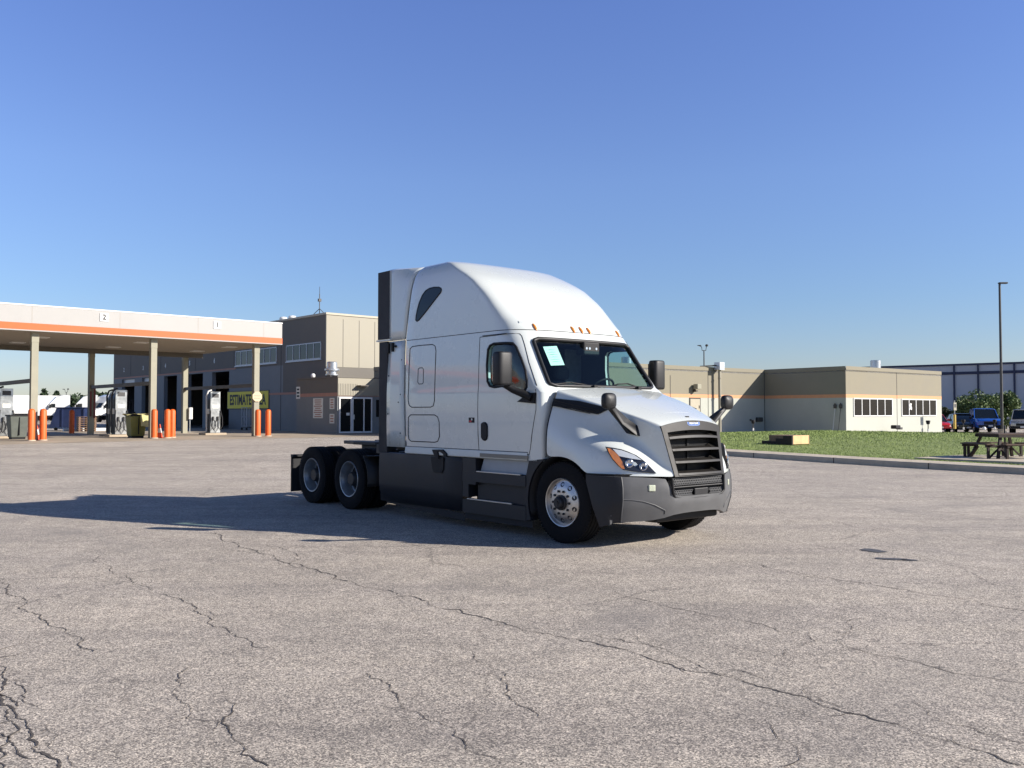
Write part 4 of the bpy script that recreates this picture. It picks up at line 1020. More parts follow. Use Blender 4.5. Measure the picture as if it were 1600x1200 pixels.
def depth(o):
    n_ = 0
    while o.parent: o = o.parent; n_ += 1
    return n_
for _ in range(3):
    for o in list(bpy.data.objects):
        if depth(o) > 2: o.parent = o.parent.parent
def split_islands(o):
    bm = bmesh.new(); bm.from_mesh(o.data); bm.verts.ensure_lookup_table(); seen = set(); groups = []
    for v in bm.verts:
        if v.index in seen: continue
        st = [v]; g_ = []
        while st:
            q = st.pop()
            if q.index in seen: continue
            seen.add(q.index); g_.append(q.index); st += [e.other_vert(q) for e in q.link_edges]
        groups.append(g_)
    vs = [v.co.copy() for v in bm.verts]; fs = [[v.index for v in f.verts] for f in bm.faces]; bm.free()
    vi = {i: k for k, g_ in enumerate(groups) for i in g_}; m_ = o.data.materials[0]; par = o.parent; nm = o.name.split('.')[0]
    bev = [(x.width) for x in o.modifiers if x.type == 'BEVEL']
    for k, g_ in enumerate(groups):
        mp = {i: j for j, i in enumerate(g_)}; b = MB(); b.v = [tuple(vs[i]) for i in g_]; b.f = [tuple(mp[i] for i in f) for f in fs if vi[f[0]] == k]; b.mi = [0] * len(b.f)
        if b.f: b.build(nm, m_, par, bevel=bev[0] if bev else 0)
    bpy.data.objects.remove(o)
for o in list(bpy.data.objects):
    if o.name.split('.')[0] in ('lug_nut', 'rivets', 'sleeper_curtain', 'hand_hole', 'camera_lens', 'bumper_gap', 'seat', 'hinge_bracket', 'air_dam'):
        if o.name.startswith('rivets'): o.name = 'rivet'
        split_islands(o)
# ================================================================== BUILDINGS
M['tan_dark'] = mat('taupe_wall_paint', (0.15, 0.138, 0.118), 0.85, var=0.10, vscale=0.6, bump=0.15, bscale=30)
M['grey_low'] = mat('blue_grey_wall_paint', (0.205, 0.215, 0.215), 0.85, var=0.10, vscale=0.6, bump=0.15, bscale=30)
M['stripe_mut'] = mat('faded_wall_stripe', (0.40, 0.215, 0.16), 0.8, var=0.1)
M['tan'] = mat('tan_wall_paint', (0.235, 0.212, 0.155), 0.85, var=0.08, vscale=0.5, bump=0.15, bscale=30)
M['cream'] = mat('cream_metal_panel', (0.30, 0.275, 0.21), 0.6, var=0.05, vscale=0.6)
M['pale'] = mat('pale_grey_wall_paint', (0.41, 0.42, 0.365), 0.85, var=0.08, vscale=0.5, bump=0.15, bscale=30)
M['peach'] = mat('orange_wall_stripe', (0.62, 0.30, 0.15), 0.8, var=0.08)
M['joint'] = mat('dark_panel_joint', (0.06, 0.055, 0.05), 0.9)  # dark tone of joints, ribs and door trim
M['roofc'] = mat('roof_membrane', (0.35, 0.34, 0.32), 0.9, var=0.2)
M['framew'] = mat('window_frame_white', (0.70, 0.70, 0.68), 0.5, var=0.04)
M['frameg'] = mat('aluminium_frame_grey', (0.40, 0.42, 0.45), 0.45, metal=0.4, var=0.08)
M['pane'] = mat('office_window_glass', (0.008, 0.009, 0.010), 0.10, var=0.0, coat=0.0, spec=0.25)
M['paneblue'] = mat('upper_window_glass', (0.022, 0.028, 0.038), 0.12, var=0.0, coat=0.0, spec=0.3)
M['blind'] = mat('window_blind', (0.014, 0.011, 0.010), 0.8, spec=0.15, var=0.1)
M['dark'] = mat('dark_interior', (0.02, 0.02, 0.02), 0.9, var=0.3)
M['doorc'] = mat('tan_door_paint', (0.40, 0.36, 0.27), 0.7)
M['galv'] = mat('galvanised_steel', (0.55, 0.57, 0.58), 0.35, metal=0.8, var=0.2, vscale=5)
M['fasc'] = mat('canopy_fascia_white', (0.36, 0.35, 0.33), 0.5, var=0.04, vscale=0.5)
M['orange'] = mat('orange_fascia', (0.66, 0.105, 0.016), 0.5, var=0.05)
M['soffit'] = mat('canopy_soffit', (0.34, 0.30, 0.25), 0.7, var=0.08)
M['column'] = mat('column_paint', (0.29, 0.275, 0.205), 0.7, var=0.10, vscale=1.5)
M['bollard'] = mat('orange_bollard_paint', (0.66, 0.115, 0.016), 0.5, var=0.10, vscale=4)
M['stainless'] = mat('brushed_stainless', (0.42, 0.43, 0.42), 0.30, metal=0.85, var=0.35, vscale=2.0)
M['dispside'] = mat('dispenser_grey_side', (0.05, 0.05, 0.05), 0.5, var=0.15)
M['signy'] = mat('yellow_sign_board', (0.80, 0.66, 0.05), 0.6, var=0.06)
M['signw'] = mat('white_sign_face', (0.70, 0.69, 0.62), 0.6, var=0.05)
M['signcream'] = mat('cream_sign_face', (0.52, 0.43, 0.28), 0.6, var=0.04)
M['black'] = mat('black_lettering', (0.012, 0.012, 0.012), 0.6, var=0.05)
M['redink'] = mat('red_lettering', (0.40, 0.05, 0.05), 0.6, var=0.05)
M['pipe'] = mat('dark_pipe_paint', (0.075, 0.062, 0.052), 0.6, var=0.2)
M['navy'] = mat('navy_steel', (0.018, 0.030, 0.085), 0.5, var=0.2, vscale=2)
M['wood'] = mat('weathered_wood', (0.21, 0.13, 0.085), 0.8, var=0.35, vscale=6, bump=0.3, bscale=40)
M['darkwood'] = mat('dark_stained_wood', (0.030, 0.018, 0.013), 0.75, var=0.35, vscale=6, bump=0.3, bscale=40)
M['newwood'] = mat('fresh_plywood', (0.60, 0.40, 0.20), 0.75, var=0.2, vscale=4, bump=0.1, bscale=40)
M['green'] = mat('olive_green_plastic', (0.16, 0.155, 0.03), 0.5, var=0.15)
M['bin'] = mat('grey_bin_plastic', (0.085, 0.095, 0.08), 0.55, var=0.15)
M['towel'] = mat('pale_yellow_cloth', (0.55, 0.50, 0.22), 0.9, var=0.1)
M['conew'] = mat('white_cone_band', (0.7, 0.7, 0.68), 0.5)
M['cone'] = mat('traffic_cone_orange', (0.75, 0.09, 0.03), 0.5, var=0.1)
M['warehouse'] = mat('warehouse_panel', (0.40, 0.42, 0.45), 0.6, var=0.05, vscale=0.1)
M['whblue'] = mat('warehouse_navy_trim', (0.010, 0.017, 0.055), 0.5)
M['pole'] = mat('dark_pole_paint', (0.045, 0.045, 0.042), 0.5, var=0.2)

def band_prism(foot, z0, z1, m, name, par, proud=0.0):
    cx = sum(p[0] for p in foot) / len(foot); cy = sum(p[1] for p in foot) / len(foot)
    b = MB(); f = foot
    if proud:
        f = []
        for x, y in foot: d_ = math.hypot(x - cx, y - cy); k = 1 + proud / d_ * 1.4; f.append((cx + (x - cx) * k, cy + (y - cy) * k))
    b.prism(f, z0, z1, 'z'); return b.build(name, m, par)

GB = 0.3
# ---- main two-storey service building with open bays on its shaded side
U0, V0, V1 = 31.4, 54.2, 97.1
svc = thing('service_building', 'taupe and grey two storey service building with open truck bays behind the fuel canopy', 'building', LP(U0, V0, 0), TH_L)
HB = 8.36
def wall_x0(par, name, m, y0, y1, z0, z1, holes, depth=.35, x=0.0):
    ysx = sorted({y0, y1} | {h for hh in holes for h in hh[:2]}); zsx = sorted({z0, z1} | {h for hh in holes for h in hh[2:]})
    b = MB()
    for a, c in zip(ysx[:-1], ysx[1:]):
        for d0, d1 in zip(zsx[:-1], zsx[1:]):
            my, mz = (a + c) / 2, (d0 + d1) / 2
            if any(h[0] < my < h[1] and h[2] < mz < h[3] for h in holes): continue
            b.add([(x, c, d0), (x, a, d0), (x, a, d1), (x, c, d1)], [(0, 1, 2, 3)])
    for h in holes:
        b.add([(x, h[0], h[2]), (x, h[0], h[3]), (x + depth, h[0], h[3]), (x + depth, h[0], h[2])], [(0, 1, 2, 3)])
        b.add([(x, h[1], h[2]), (x, h[1], h[3]), (x + depth, h[1], h[3]), (x + depth, h[1], h[2])], [(0, 1, 2, 3)])
        if h[3] < z1: b.add([(x, h[0], h[3]), (x, h[1], h[3]), (x + depth, h[1], h[3]), (x + depth, h[0], h[3])], [(0, 1, 2, 3)])
        if h[2] > z0: b.add([(x, h[0], h[2]), (x, h[1], h[2]), (x + depth, h[1], h[2]), (x + depth, h[0], h[2])], [(0, 1, 2, 3)])
    return b.build(name, m, par, recalc=False)
LEN = V1 - V0
bays = [(69.4, 72.75), (74.6, 77.9), (80.3, 83.4), (86.0, 89.1), (91.1, 94.8)]
holes = [(a - V0, c - V0, GB - .2, 5.0) for a, c in bays]
WI0, WI1 = 60.8, 68.2
wall_x0(svc, 'lower_wall', M['grey_low'], 60.25 - V0, LEN, 0, 5.12, holes)
wall_x0(svc, 'lower_wall', M['tan_dark'], 0, 60.25 - V0, 3.0, 5.12, [])
wall_x0(svc, 'lower_wall', M['grey_low'], 0, 60.25 - V0, 0, 3.0, [])
uw = [(.5, 5.5, 5.35, 6.53), (7.0, 14.1, 5.35, 6.53)]
wall_x0(svc, 'upper_wall', M['tan_dark'], 0, LEN, 5.12, HB, [])
b = MB(); b.box(-.02, 0, 68.2 - V0, LEN, 5.10, 5.22); b.build('wall_stripe', M['stripe_mut'], svc)
b = MB(); b.box(-.02, 0, .2, 14.0, 2.95, 3.10); b.build('wall_stripe', M['stripe_mut'], svc)
b = MB()
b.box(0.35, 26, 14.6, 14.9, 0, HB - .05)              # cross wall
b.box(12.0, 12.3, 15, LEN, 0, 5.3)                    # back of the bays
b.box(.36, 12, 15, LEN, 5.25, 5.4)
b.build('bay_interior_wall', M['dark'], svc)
b = MB(); b.box(26, 26.2, 0, LEN, 0, HB); b.box(0, 26, LEN, LEN + .2, 0, HB); b.build('rear_wall', M['tan_dark'], svc)
# lit end wall (cream metal panels above, ribbed cladding lower, shade put into its colour)
b = MB(); b.box(0.001, 26, -.12, .0, 4.78, HB); b.build('end_wall_panels', M['cream'], svc)
b = MB(); b.box(0.001, 26, -.10, .0, 0, 4.775); b.build('shaded_end_cladding', M['tan_dark'], svc)
for k in range(1, 14):
    b = MB(); x = k * 1.30; b.box(x, x + .03, -.128, -.12, 4.80, HB - .25); b.build('panel_joint', M['joint'], svc)
b = MB(); b.box(-.06, 26.3, -.18, LEN + .3, HB, HB + .14); b.build('roof_edge', mat('roof_trim_tan', (.42, .38, .29), .6), svc)
for y in (6.35, 14.3, 22, 30, 38):
    b = MB(); b.box(-.012, .0, y, y + .05, 0.3 if y < 10 else 5.3, HB - .02); b.build('wall_joint', M['joint'], svc)
for (y0, y1, n_) in ((.55, 5.5, 5), (7.05, 14.0, 7)):
    wn = MB(); f = .07; z0, z1 = 5.35, 6.53
    wn.box(-.05, .0, y0, y1, z0, z0 + f); wn.box(-.05, .0, y0, y1, z1 - f, z1)
    for k in range(n_ + 1):
        y = y0 + (y1 - y0) * k / n_; wn.box(-.048, -.002, y - f / 2, y + f / 2, z0 + f, z1 - f)
    wo_ = wn.build('upper_window', M['frameg'], svc)
    for k in range(n_):
        ya, yb = y0 + (y1 - y0) * k / n_ + .04, y0 + (y1 - y0) * (k + 1) / n_ - .04
        p = MB(); p.box(-.02, -.004, ya, yb, z0 + f, z1 - f); p.build('pane', M['paneblue'], wo_)
    b = MB(); b.box(-.09, 0, y0 - .08, y1 + .08, z0 - .08, z0 - .001); b.build('window_sill', M['frameg'], svc)
for k, (a, c) in enumerate(bays):
    text_obj('bay_number', str(6 - k + 0), .55, M['frameg'], svc, (-.012, (a + c) / 2 - V0 + 1.2, 5.95), (R(90), 0, R(-90)), .005, bold=.02)
# half-lowered bay doors in the far bays
for (a, c, zb) in ((86.0, 89.1, 4.3), (91.1, 94.8, 4.5)):
    b = MB(); b.box(.2, .26, a - V0 + .01, c - V0 - .01, zb, 4.99); b.build('roller_door', M['frameg'], svc)
# small window with orange poster by the entrance
p = MB(); p.box(-.03, -.005, .9 , 2.6 , 1.45, 2.75)
# roof things of the service building
def put(name, label, cat, u, v, z, group=None, th=TH_L): return thing(name, label, cat, LP(u, v, z), th, group)
ant = put('radio_antenna', 'thin whip antenna on a small tripod on the tall service building roof', 'antenna', 31.9, 55.9, HB + .14)
b = MB(); b.tube([(0, 0, 0), (0, 0, 1.5)], .035, 6); b.tube([(0, 0, 1.5), (0, 0, 2.0)], .018, 5); b.build('mast', M['pole'], ant)
b = MB(); b.box(-.10, .10, -.08, .08, .95, 1.15); b.build('antenna_box', M['pole'], ant)
for a in (0, 2.1, 4.2):
    b = MB(); b.tube([(math.cos(a) * .55, math.sin(a) * .55, 0), (0, 0, .45)], .025, 5); b.build('tripod_leg', M['pole'], ant)
for (u, v, lab) in ((32.3, 60.6, 'low white dome roof vent beside the canopy corner on the tall service building'), (32.2, 61.8, 'dark stubby roof vent at the far side of the white dome vent')):
    t = put('roof_vent', lab, 'roof vent', u, v, HB + .14)
    b = MB(); b.lathe([(.30, 0), (.30, .25), (.22, .34), (.001, .38)] if 'white' in lab else [(.12, 0), (.12, .35), (.22, .36), (.22, .50), (.001, .52)], (0, 0, 0), 'z', 16); b.build('vent_cap', M['framew'] if 'white' in lab else M['pipe'], t, smooth=40)

# ---- entrance block with glass doors
EU, EV = 29.24, 48.95
ent = thing('entrance_block', 'low grey entrance block with an aluminium glass door and pale notices on its side', 'building', LP(EU, EV, 0), TH_L)
# local x = along front face (u), y = back (v)
FP = [(0, 0), (3.54, 0), (3.54, 5.2), (0, 5.2)]
band_prism(FP, 0.2, 2.66, M['grey_low'], 'lower_wall', ent)
band_prism(FP, 2.66, 2.88, M['stripe_mut'], 'wall_stripe', ent, .004)
band_prism(FP, 2.88, 3.82, M['tan_dark'], 'upper_wall', ent)
b = MB(); b.box(.002, 3.5, -.05, -.0, 2.70, 3.80); b.build('front_panel', M['cream'], ent)
b = MB(); b.box(-.05, 3.54, -.08, 5.2, 3.82, 3.92); b.build('roof_edge', M['tan_dark'], ent)
for k in range(12):
    b = MB(); b.box(.05 + k * .12, .07 + k * .12, -.056, -.05, 2.72, 3.45); b.build('panel_rib', M['joint'], ent)
# door assembly
dz0, dz1 = .34, 2.60
dr = MB(); dr.box(.10, 2.52, -.07, -.001, dz1 - .09, dz1)
for x in (.10, .92, 1.04, 1.86, 2.44): dr.box(x, x + .08, -.068, -.002, dz0, dz1 - .09)
dr.box(.10, 2.52, -.066, -.003, dz0, dz0 + .10)
do = dr.build('entrance_door', M['framew'], ent)
for (x0, x1) in ((.18, .92), (1.12, 1.86), (1.94, 2.44)):
    p = MB(); p.box(x0, x1, -.03, -.006, dz0 + .10, dz1 - .09); p.build('pane', M['pane'], do)
p = MB(); p.box(1.12, 1.2, -.085, -.07, 1.2, 1.5); p.build('door_pull', M['galv'], do)
p = MB(); p.box(.62, .86, -.036, -.031, 1.45, 1.62); p.build('door_notice', M['signw'], do)
p = MB(); p.box(2.85, 3.3, -.02, -.004, 1.35, 2.45); p.build('side_window', M['pane'], ent)
b = MB(); b.box(1.35, 2.0, -.55, -.05, 3.30, 3.36); b.build('door_lamp', M['pipe'], ent)
def notice(name, y0, y1, z0, z1, nl, ink, lab, redtop=False, par=None):
    t = thing(name, lab, 'sign', LP(EU, EV + (y0 + y1) / 2, (z0 + z1) / 2), TH_L)
    w_ = y1 - y0; h = z1 - z0
    b = MB(); b.box(-.02, -.001, -w_ / 2, w_ / 2, -h / 2, h / 2); b.build('sign_face', M['signw'], t)
    rnd = random.Random(nl)
    for k in range(nl):
        z = h / 2 - h * (k + .8) / (nl + .6); l = w_ * rnd.uniform(.55, .86)
        b = MB(); b.box(-.022, -.0205, -l / 2, l / 2, z - h * .22 / nl, z + h * .22 / nl); b.build('text_line', ink, t)
    return t
notice('notice_board', 1.75, 3.0, 1.27, 2.55, 9, M['stripe_mut'], 'largest white notice on the entrance block side wall, full of fine print')
notice('wall_sign', .35, .92, 1.85, 2.55, 4, M['stripe_mut'], 'small reddish lettered sign right of the large notice, upper of two')
notice('wall_sign', .35, .92, .95, 1.55, 3, M['stripe_mut'], 'small square sign under the reddish sign right of the large notice')
t = notice('wall_sign', 4.75, 5.25, 2.55, 3.35, 3, M['black'], 'pale sign at the left end of the entrance block beside the stripe')
b = MB(); 
# roof exhaust on entrance block
t = thing('roof_exhaust', 'shiny round metal roof exhaust fan on the low entrance block roof', 'roof vent', LP(EU + .6, EV + 1.7, 3.92), TH_L)
b = MB(); b.lathe([(.42, .1), (.42, .16), (.30, .22), (.30, .35), (.48, .42), (.48, .52), (.34, .58), (.34, .92), (.28, .98), (.001, .98)], (0, 0, 0), 'z', 24); b.build('exhaust_hood', M['galv'], t, smooth=40)
b = MB(); b.box(-.3, .3, -.3, .3, 0, .12); b.build('exhaust_base', M['pipe'], t)
t = thing('wall_lamp', 'small round white lamp on the entrance block roof edge below the upper windows', 'lamp', LP(EU + .3, EV + 3.6, 3.92), TH_L)
b = MB(); b.lathe([(.10, 0), (.14, .08), (.14, .2), (.08, .27), (.001, .28)], (0, 0, 0), 'z', 14); b.build('lamp_globe', M['framew'], t, smooth=50); b = MB(); b.box(-.12, .12, -.5, .3, -.02, .0); b.build('lamp_base', M['pipe'], t)
# window with orange poster on the main wall left of the entrance block
t = thing('poster_window', 'small dark window with an orange poster left of the entrance block', 'window', LP(31.38, 54.55 , 1.27), TH_L)
b = MB(); b.box(-.04, 0, 0, 2.0, 0, 1.45); fr_ = b.build('window_pane', M['pane'], t)
b = MB(); b.box(-.05, -.041, .95, 1.85, .05, 1.40); b.build('poster', M['orange'], t)
for k in range(5):
    b = MB(); b.box(-.053, -.0505, 1.1, 1.68, .2 + k * .22, .28 + k * .22); b.build('poster_text', M['redink'], t)
b = MB(); b.box(-.06, -.04, .84, .90, 0, 1.45); b.build('window_mullion', M['framew'], t)
# ESTIMATE AREA
t = thing('estimate_sign', 'long yellow board reading ESTIMATE AREA on the service building wall', 'sign', LP(31.40, 66.0, 2.62), TH_L)
b = MB(); b.box(-.06, 0, -3.55, 3.55, -.66, .66); b.build('sign_board', M['signy'], t, bevel=.01)
b = MB(); b.box(-.05, -.001, -3.62, 3.62, -.72, .72); b.build('sign_border', M['pipe'], t)
text_obj('sign_lettering', 'ESTIMATE AREA', 1.12, M['black'], t, (-.063, 0, -.02), (R(90), 0, R(-90)), .004, sx=.79, bold=.035)

# ---- right complex: lit wall, projecting wing, connecting block
P3 = Vector((17.73, 62.90, 0)); P4 = P3 + KD * 6.288; P5 = P4 + UR * 12.5
cfront = None
# left front corner of the connecting block: u=32.8 line against the lit wall line
best = None
for k in range(4000):
    s_ = k * .01; p = P3 - UR * s_
    if p.dot(UL) <= 32.8: cfront = p.copy(); break
off_b = thing('office_building', 'low tan and pale grey office building with an orange stripe and white framed windows', 'building', tuple(P3), TH_R)
def toR(p): d_ = Vector((p[0], p[1], 0)) - P3; return (d_.dot(UR), d_.dot(VR))
A0 = toR(cfront); A1 = toR(Vector(LP(32.8, 50.3))); 
foot = [A0, (0, 0), (0, -6.288), (12.5, -6.288), (12.5, 24), (A1[0] + 14, 24), A1]
ZB = [(0.2, 2.60, 'pale', 'lower_wall', 0), (2.60, 2.82, 'peach', 'wall_stripe', .004), (2.82, 4.40, 'tan', 'upper_wall', 0)]
def outline_walls(foot, z0, z1, m, name, par, off=0.0):
    b = MB(); n_ = len(foot)
    for i in range(n_):
        (x0, y0), (x1, y1) = foot[i], foot[(i + 1) % n_]
        L_ = math.hypot(x1 - x0, y1 - y0); nx, ny = (y1 - y0) / L_ * off, -(x1 - x0) / L_ * off
        b.add([(x0 + nx, y0 + ny, z0), (x1 + nx, y1 + ny, z0), (x1 + nx, y1 + ny, z1), (x0 + nx, y0 + ny, z1)], [(0, 1, 2, 3)])
    return b.build(name, m, par, recalc=False)
for z0, z1, m_, nm, pr_ in ZB: outline_walls(foot, z0, z1, M[m_], nm, off_b, pr_)
outline_walls(foot, 4.40, 4.645, M['tan'], 'parapet_coping', off_b, .03)
b = MB(); b.prism(foot, 4.30, 4.42, 'z'); b.build('roof', M['roofc'], off_b)
b = MB()
n_ = len(foot)
for i in range(n_):
    (x0, y0), (x1, y1) = foot[i], foot[(i + 1) % n_]; L_ = math.hypot(x1 - x0, y1 - y0); nx, ny = (y1 - y0) / L_, -(x1 - x0) / L_
    b.add([(x0 + nx * .03, y0 + ny * .03, 4.645), (x1 + nx * .03, y1 + ny * .03, 4.645), (x1 - nx * .25, y1 - ny * .25, 4.645), (x0 - nx * .25, y0 - ny * .25, 4.645)], [(0, 1, 2, 3)])
b.build('parapet_top', M['cream'], off_b, recalc=False)
def vjoint(x0, y0, dx, dy, z0=0.3, z1=4.4, w_=.045):
    b = MB(); b.box(min(x0, x0 + dx), max(x0, x0 + dx), min(y0, y0 + dy), max(y0, y0 + dy), z0, z1); b.build('panel_joint', M['joint'], off_b)
vjoint(6.25, -6.288, .05, -.008); 
for x in (-7.0 - 4.6, -11.3 + 4.0, -16, -20): pass
vjoint(-9.75, 0, .05, -.008, 2.6, 4.0); vjoint(-6.08, 0, .05, -.008)
vjoint(-.04, 0, .04, -.02)
# windows of the wing
for (x0, x1) in ((.84, 5.63), (6.84, 11.66)):
    wn = MB(); z0, z1, f, y = 1.38, 2.585, .065, -6.288
    wn.box(x0, x1, y - .05, y, z0, z0 + f); wn.box(x0, x1, y - .05, y, z1 - f, z1)
    for k in range(6):
        x = x0 + (x1 - x0 - f) * k / 5; wn.box(x, x + f, y - .048, y - .002, z0 + f, z1 - f)
    wo_ = wn.build('window', M['framew'], off_b)
    for k in range(5):
        xa = x0 + (x1 - x0 - f) * k / 5 + f; xb = x0 + (x1 - x0 - f) * (k + 1) / 5
        p = MB(); p.box(xa, xb, y - .02, y - .004, z0 + f, z1 - f); p.build('pane', M['pane'], wo_)
        p = MB()
        for q in range(11): p.box(xa + .01, xb - .01, y - .023, y - .0205, z0 + f + .03 + q * .095, z0 + f + .065 + q * .095)
        p.build('blind', M['blind'], wo_)
b = MB(); b.prism([(0, 0), (.18, .1), (.34, .02), (.38, .2), (.28, .3), (.34, .48), (.18, .52), (.05, .38), (.1, .2)], 0, .004, 'y')
pl = b.build('window_decal', M['framew'], off_b); pl.location = (7.86, -6.318, 1.78)
# door and wall fittings on the lit wall
b = MB(); b.box(-7.85, -6.92, -.04, 0, .5, 2.52); dd_ = b.build('side_door', M['doorc'], off_b); b = MB(); b.box(-7.93, -6.84, -.03, -.001, .5, 2.60); b.build('door_frame', M['joint'], dd_)
b = MB(); b.box(-7.03, -6.97, -.06, -.04, 1.9, 2.1); b.build('door_closer', M['joint'], dd_)
t = thing('flood_light', 'square flood lamp fixed on the sunlit tan wall above the small door', 'lamp', tuple(P3 - UR * 7.42 + Vector((0, 0, 3.1))), TH_R)
b = MB(); b.box(-.2, .18, -.45, -.08, .05, .38); b.build('lamp_body', M['column'], t, bevel=.03); b = MB(); b.box(-.16, .0, -.3, 0, -.12, -.02); b.box(-.03, .03, -.1, 0, -.1, .1); b.build('lamp_bracket', M['pipe'], t)
t = thing('vent_pipe', 'tall pipe with a square box on top rising beside the sunlit wall', 'pipe', tuple(P3 - UR * 5.3 + Vector((0, 0, .3))), TH_R)
b = MB(); b.tube([(0, -.35, 0), (0, -.35, 4.25)], .10, 10)
for z in (1.2, 2.4, 3.6): b.tube([(0, -.35, z), (0, -.35, z + .04)], .13, 10)
b.build('pipe', M['cream'], t, smooth=50)
b = MB(); b.box(-.27, .22, -.6, -.12, 4.15, 4.66); b.build('pipe_box', M['galv'], t); b = MB(); b.tube([(-.2, -.3, 4.45), (-1.4, .1, 4.36)], .05, 6); b.build('pipe_arm', M['pole'], t)
# wall hose hooks / spigots on the shaded corner
t = thing('hose_bib', 'dark valve fitting low in the shaded corner of the tan building', 'valve', tuple(P3 - UR * .75 + Vector((0, 0, 1.1))), TH_R)
b = MB(); b.box(-.3, .25, -.25, 0, -.1, .2); b.build('valve_body', M['pole'], t, bevel=.04); b = MB(); b.cyl((-.9, -.12, .02), .06, .12, 8, 'y'); b.build('valve_cap', M['pole'], t)
# roof vents
def roof_vent(u, v, r, h, lab, z=4.42, nm='roof_vent'):
    p = P3 + UR * u + VR * v; t = thing(nm, lab, 'roof vent', (p.x, p.y, z), TH_R, )
    b = MB(); b.lathe([(r * .95, .0), (r * .95, h * .25), (r * .8, h * .35), (r, h * .36), (r, h), (r * .8, h * 1.03), (.001, h * 1.05)], (0, 0, 0), 'z', 24); b.build('vent_drum', M['galv'], t, smooth=30)
    b = MB(); b.box(-r * 1.3, r * 1.3, -r * 1.3, r * 1.3, -.15, .02); b.build('vent_curb', M['framew'], t); return t
roof_vent(9.3, -3.0, .37, 1.05, 'grey drum exhaust fan on the tan building roof above the right windows')
roof_vent(-11.6, 2.0, .35, .75, 'small white roof vent just behind the far cab mirror')
t = roof_vent(-.9, 3.0, .12, .45, 'tiny stub vent on the roof near the shaded corner')

# ---- distant warehouse
wh = thing('warehouse', 'long blue grey warehouse with navy trim behind the trees and parked cars', 'building', (64.3, 150.0, 0), math.atan2(-12.0, 14.6))
b = MB(); b.box(-24, 75, 0, 60, 0, 9.2); b.build('wall', M['warehouse'], wh)
b = MB(); b.box(-24.2, 75.2, -.15, 60, 9.2, 9.5); b.build('roof_edge', M['whblue'], wh)
b = MB(); b.box(-24, 75, -.12, -.001, 7.75, 8.2); b.build('blue_band', M['whblue'], wh)
for x in (-14, -5, 8.9, 12.4, 17.5, 23.4, 30, 37):
    b = MB(); b.box(x, x + .26, -.22, -.13, 0.5, 9.2); b.build('wall_rib', M['whblue'], wh)
for i, (x, lab) in enumerate(((19.9, 'drum exhaust fan on the warehouse roof at the right edge of the photo'),)):
    p = Vector((64.3, 150, 0)) + Vector((14.6, -12, 0)).normalized() * x + Vector((12, 14.6, 0)).normalized() * 6
    t = thing('roof_vent', lab, 'roof vent', (p.x, p.y, 9.5), 0)
    b = MB(); b.lathe([(1.0, 0), (1.0, .6), (.8, .65), (.8, .9), (1.0, .95), (1.0, 1.7), (.001, 1.75)], (0, 0, 0), 'z', 20); b.build('vent_drum', M['galv'], t, smooth=30)
    b = MB(); b.box(-1.6, 1.6, -1.6, 1.6, 0, .35); b.build('vent_curb', M['framew'], t)

# ================================================================== CANOPY
can = thing('fuel_canopy', 'large flat fuel canopy with white and orange fascia on tall tan columns', 'canopy', LP(24.45, 46.45, 0), TH_L)
# local: x negative to the left, y back
CW, CD = 62.0, 11.3
z0, zo, z1 = 5.47, 5.84, 6.66
RX = -.32
b = MB(); b.box(-CW, RX, 0, CD, zo, z1); b.build('fascia', M['fasc'], can)
b = MB(); b.box(-CW - .012, RX + .012, -.012, CD + .012, z0 + .05, zo - .001); b.build('orange_band', M['orange'], can)
b = MB(); b.box(-CW - .012, RX + .012, -.012, CD + .012, z0, z0 + .049); b.build('lower_strip', M['fasc'], can)
b = MB(); b.box(-CW + .15, RX - .15, .15, CD - .15, z0 - .02, z0 + .0); b.build('soffit', M['soffit'], can)
b = MB(); b.box(-CW - .02, RX + .02, -.02, CD + .02, z1, z1 + .06); b.build('roof_edge', M['framew'], can)
for x in (-1.45, -5.2, -9.2, -13.2, -17.2, -21.2, -25.2):
    b = MB(); b.box(x, x + .02, -.003, 0, zo, z1); b.build('fascia_joint', M['soffit'], can)
for x in range(2, 40, 5):
    for y in (3.2, 7.8):
        b = MB(); b.box(-x - .35, -x + .35, y - .35, y + .35, z0 - .06, z0 - .0205); b.build('soffit_light', M['framew'], can)
b = MB(); b.box(-CW + .3, RX - .3, CD - 1.1, CD - .9, z0 - .30, z0 - .021); b.build('rear_beam', M['tan_dark'], can)
CXS = [-1.63, -7.33, -12.93, -18.6, -24.3, -30]
for cx in CXS:
    for cy in (.55, 10.6):
        b = MB(); w_ = .30
        b.box(cx - w_ * .5, cx + w_ * .5, cy - .15, cy - .13, .25, z0 - .021); b.box(cx - w_ * .5, cx + w_ * .5, cy + .13, cy + .15, .25, z0 - .021); b.box(cx - .13, cx + .12, cy - .129, cy + .129, .25, z0 - .022)
        b.build('column', M['column'], can)
        b = MB(); b.box(cx - .16, cx + .16, cy - .16, cy + .16, z0 - .50, z0 - .0215); b.build('column_cap', M['column'], can)
    b = MB(); b.box(cx - .08, cx + .08, .72, 10.42, 3.06, 3.25); b.build('cross_beam', M['pipe'], can)
for (x, tx, sc_) in ((-3.87, '1', .55), (-9.28, '2', .62)):
    pass
for (u_, ch) in ((None, '1'), (None, '2')): pass
def num_sign(x, ch, lab):
    p = LP(24.45 + x, 46.45, 6.34); t = thing('lane_sign', lab, 'sign', p, TH_L)
    b = MB(); b.box(-.20, .20, -.03, -.004, -.20, .20); b.build('sign_plate', M['framew'], t)
    text_obj('lane_number', ch, .36, M['black'], t, (0, -.032, 0), (R(90), 0, 0), .003, bold=.012)
num_sign(-4.15, '1', 'white plate lettered 1, nearer the right end of the canopy fascia')
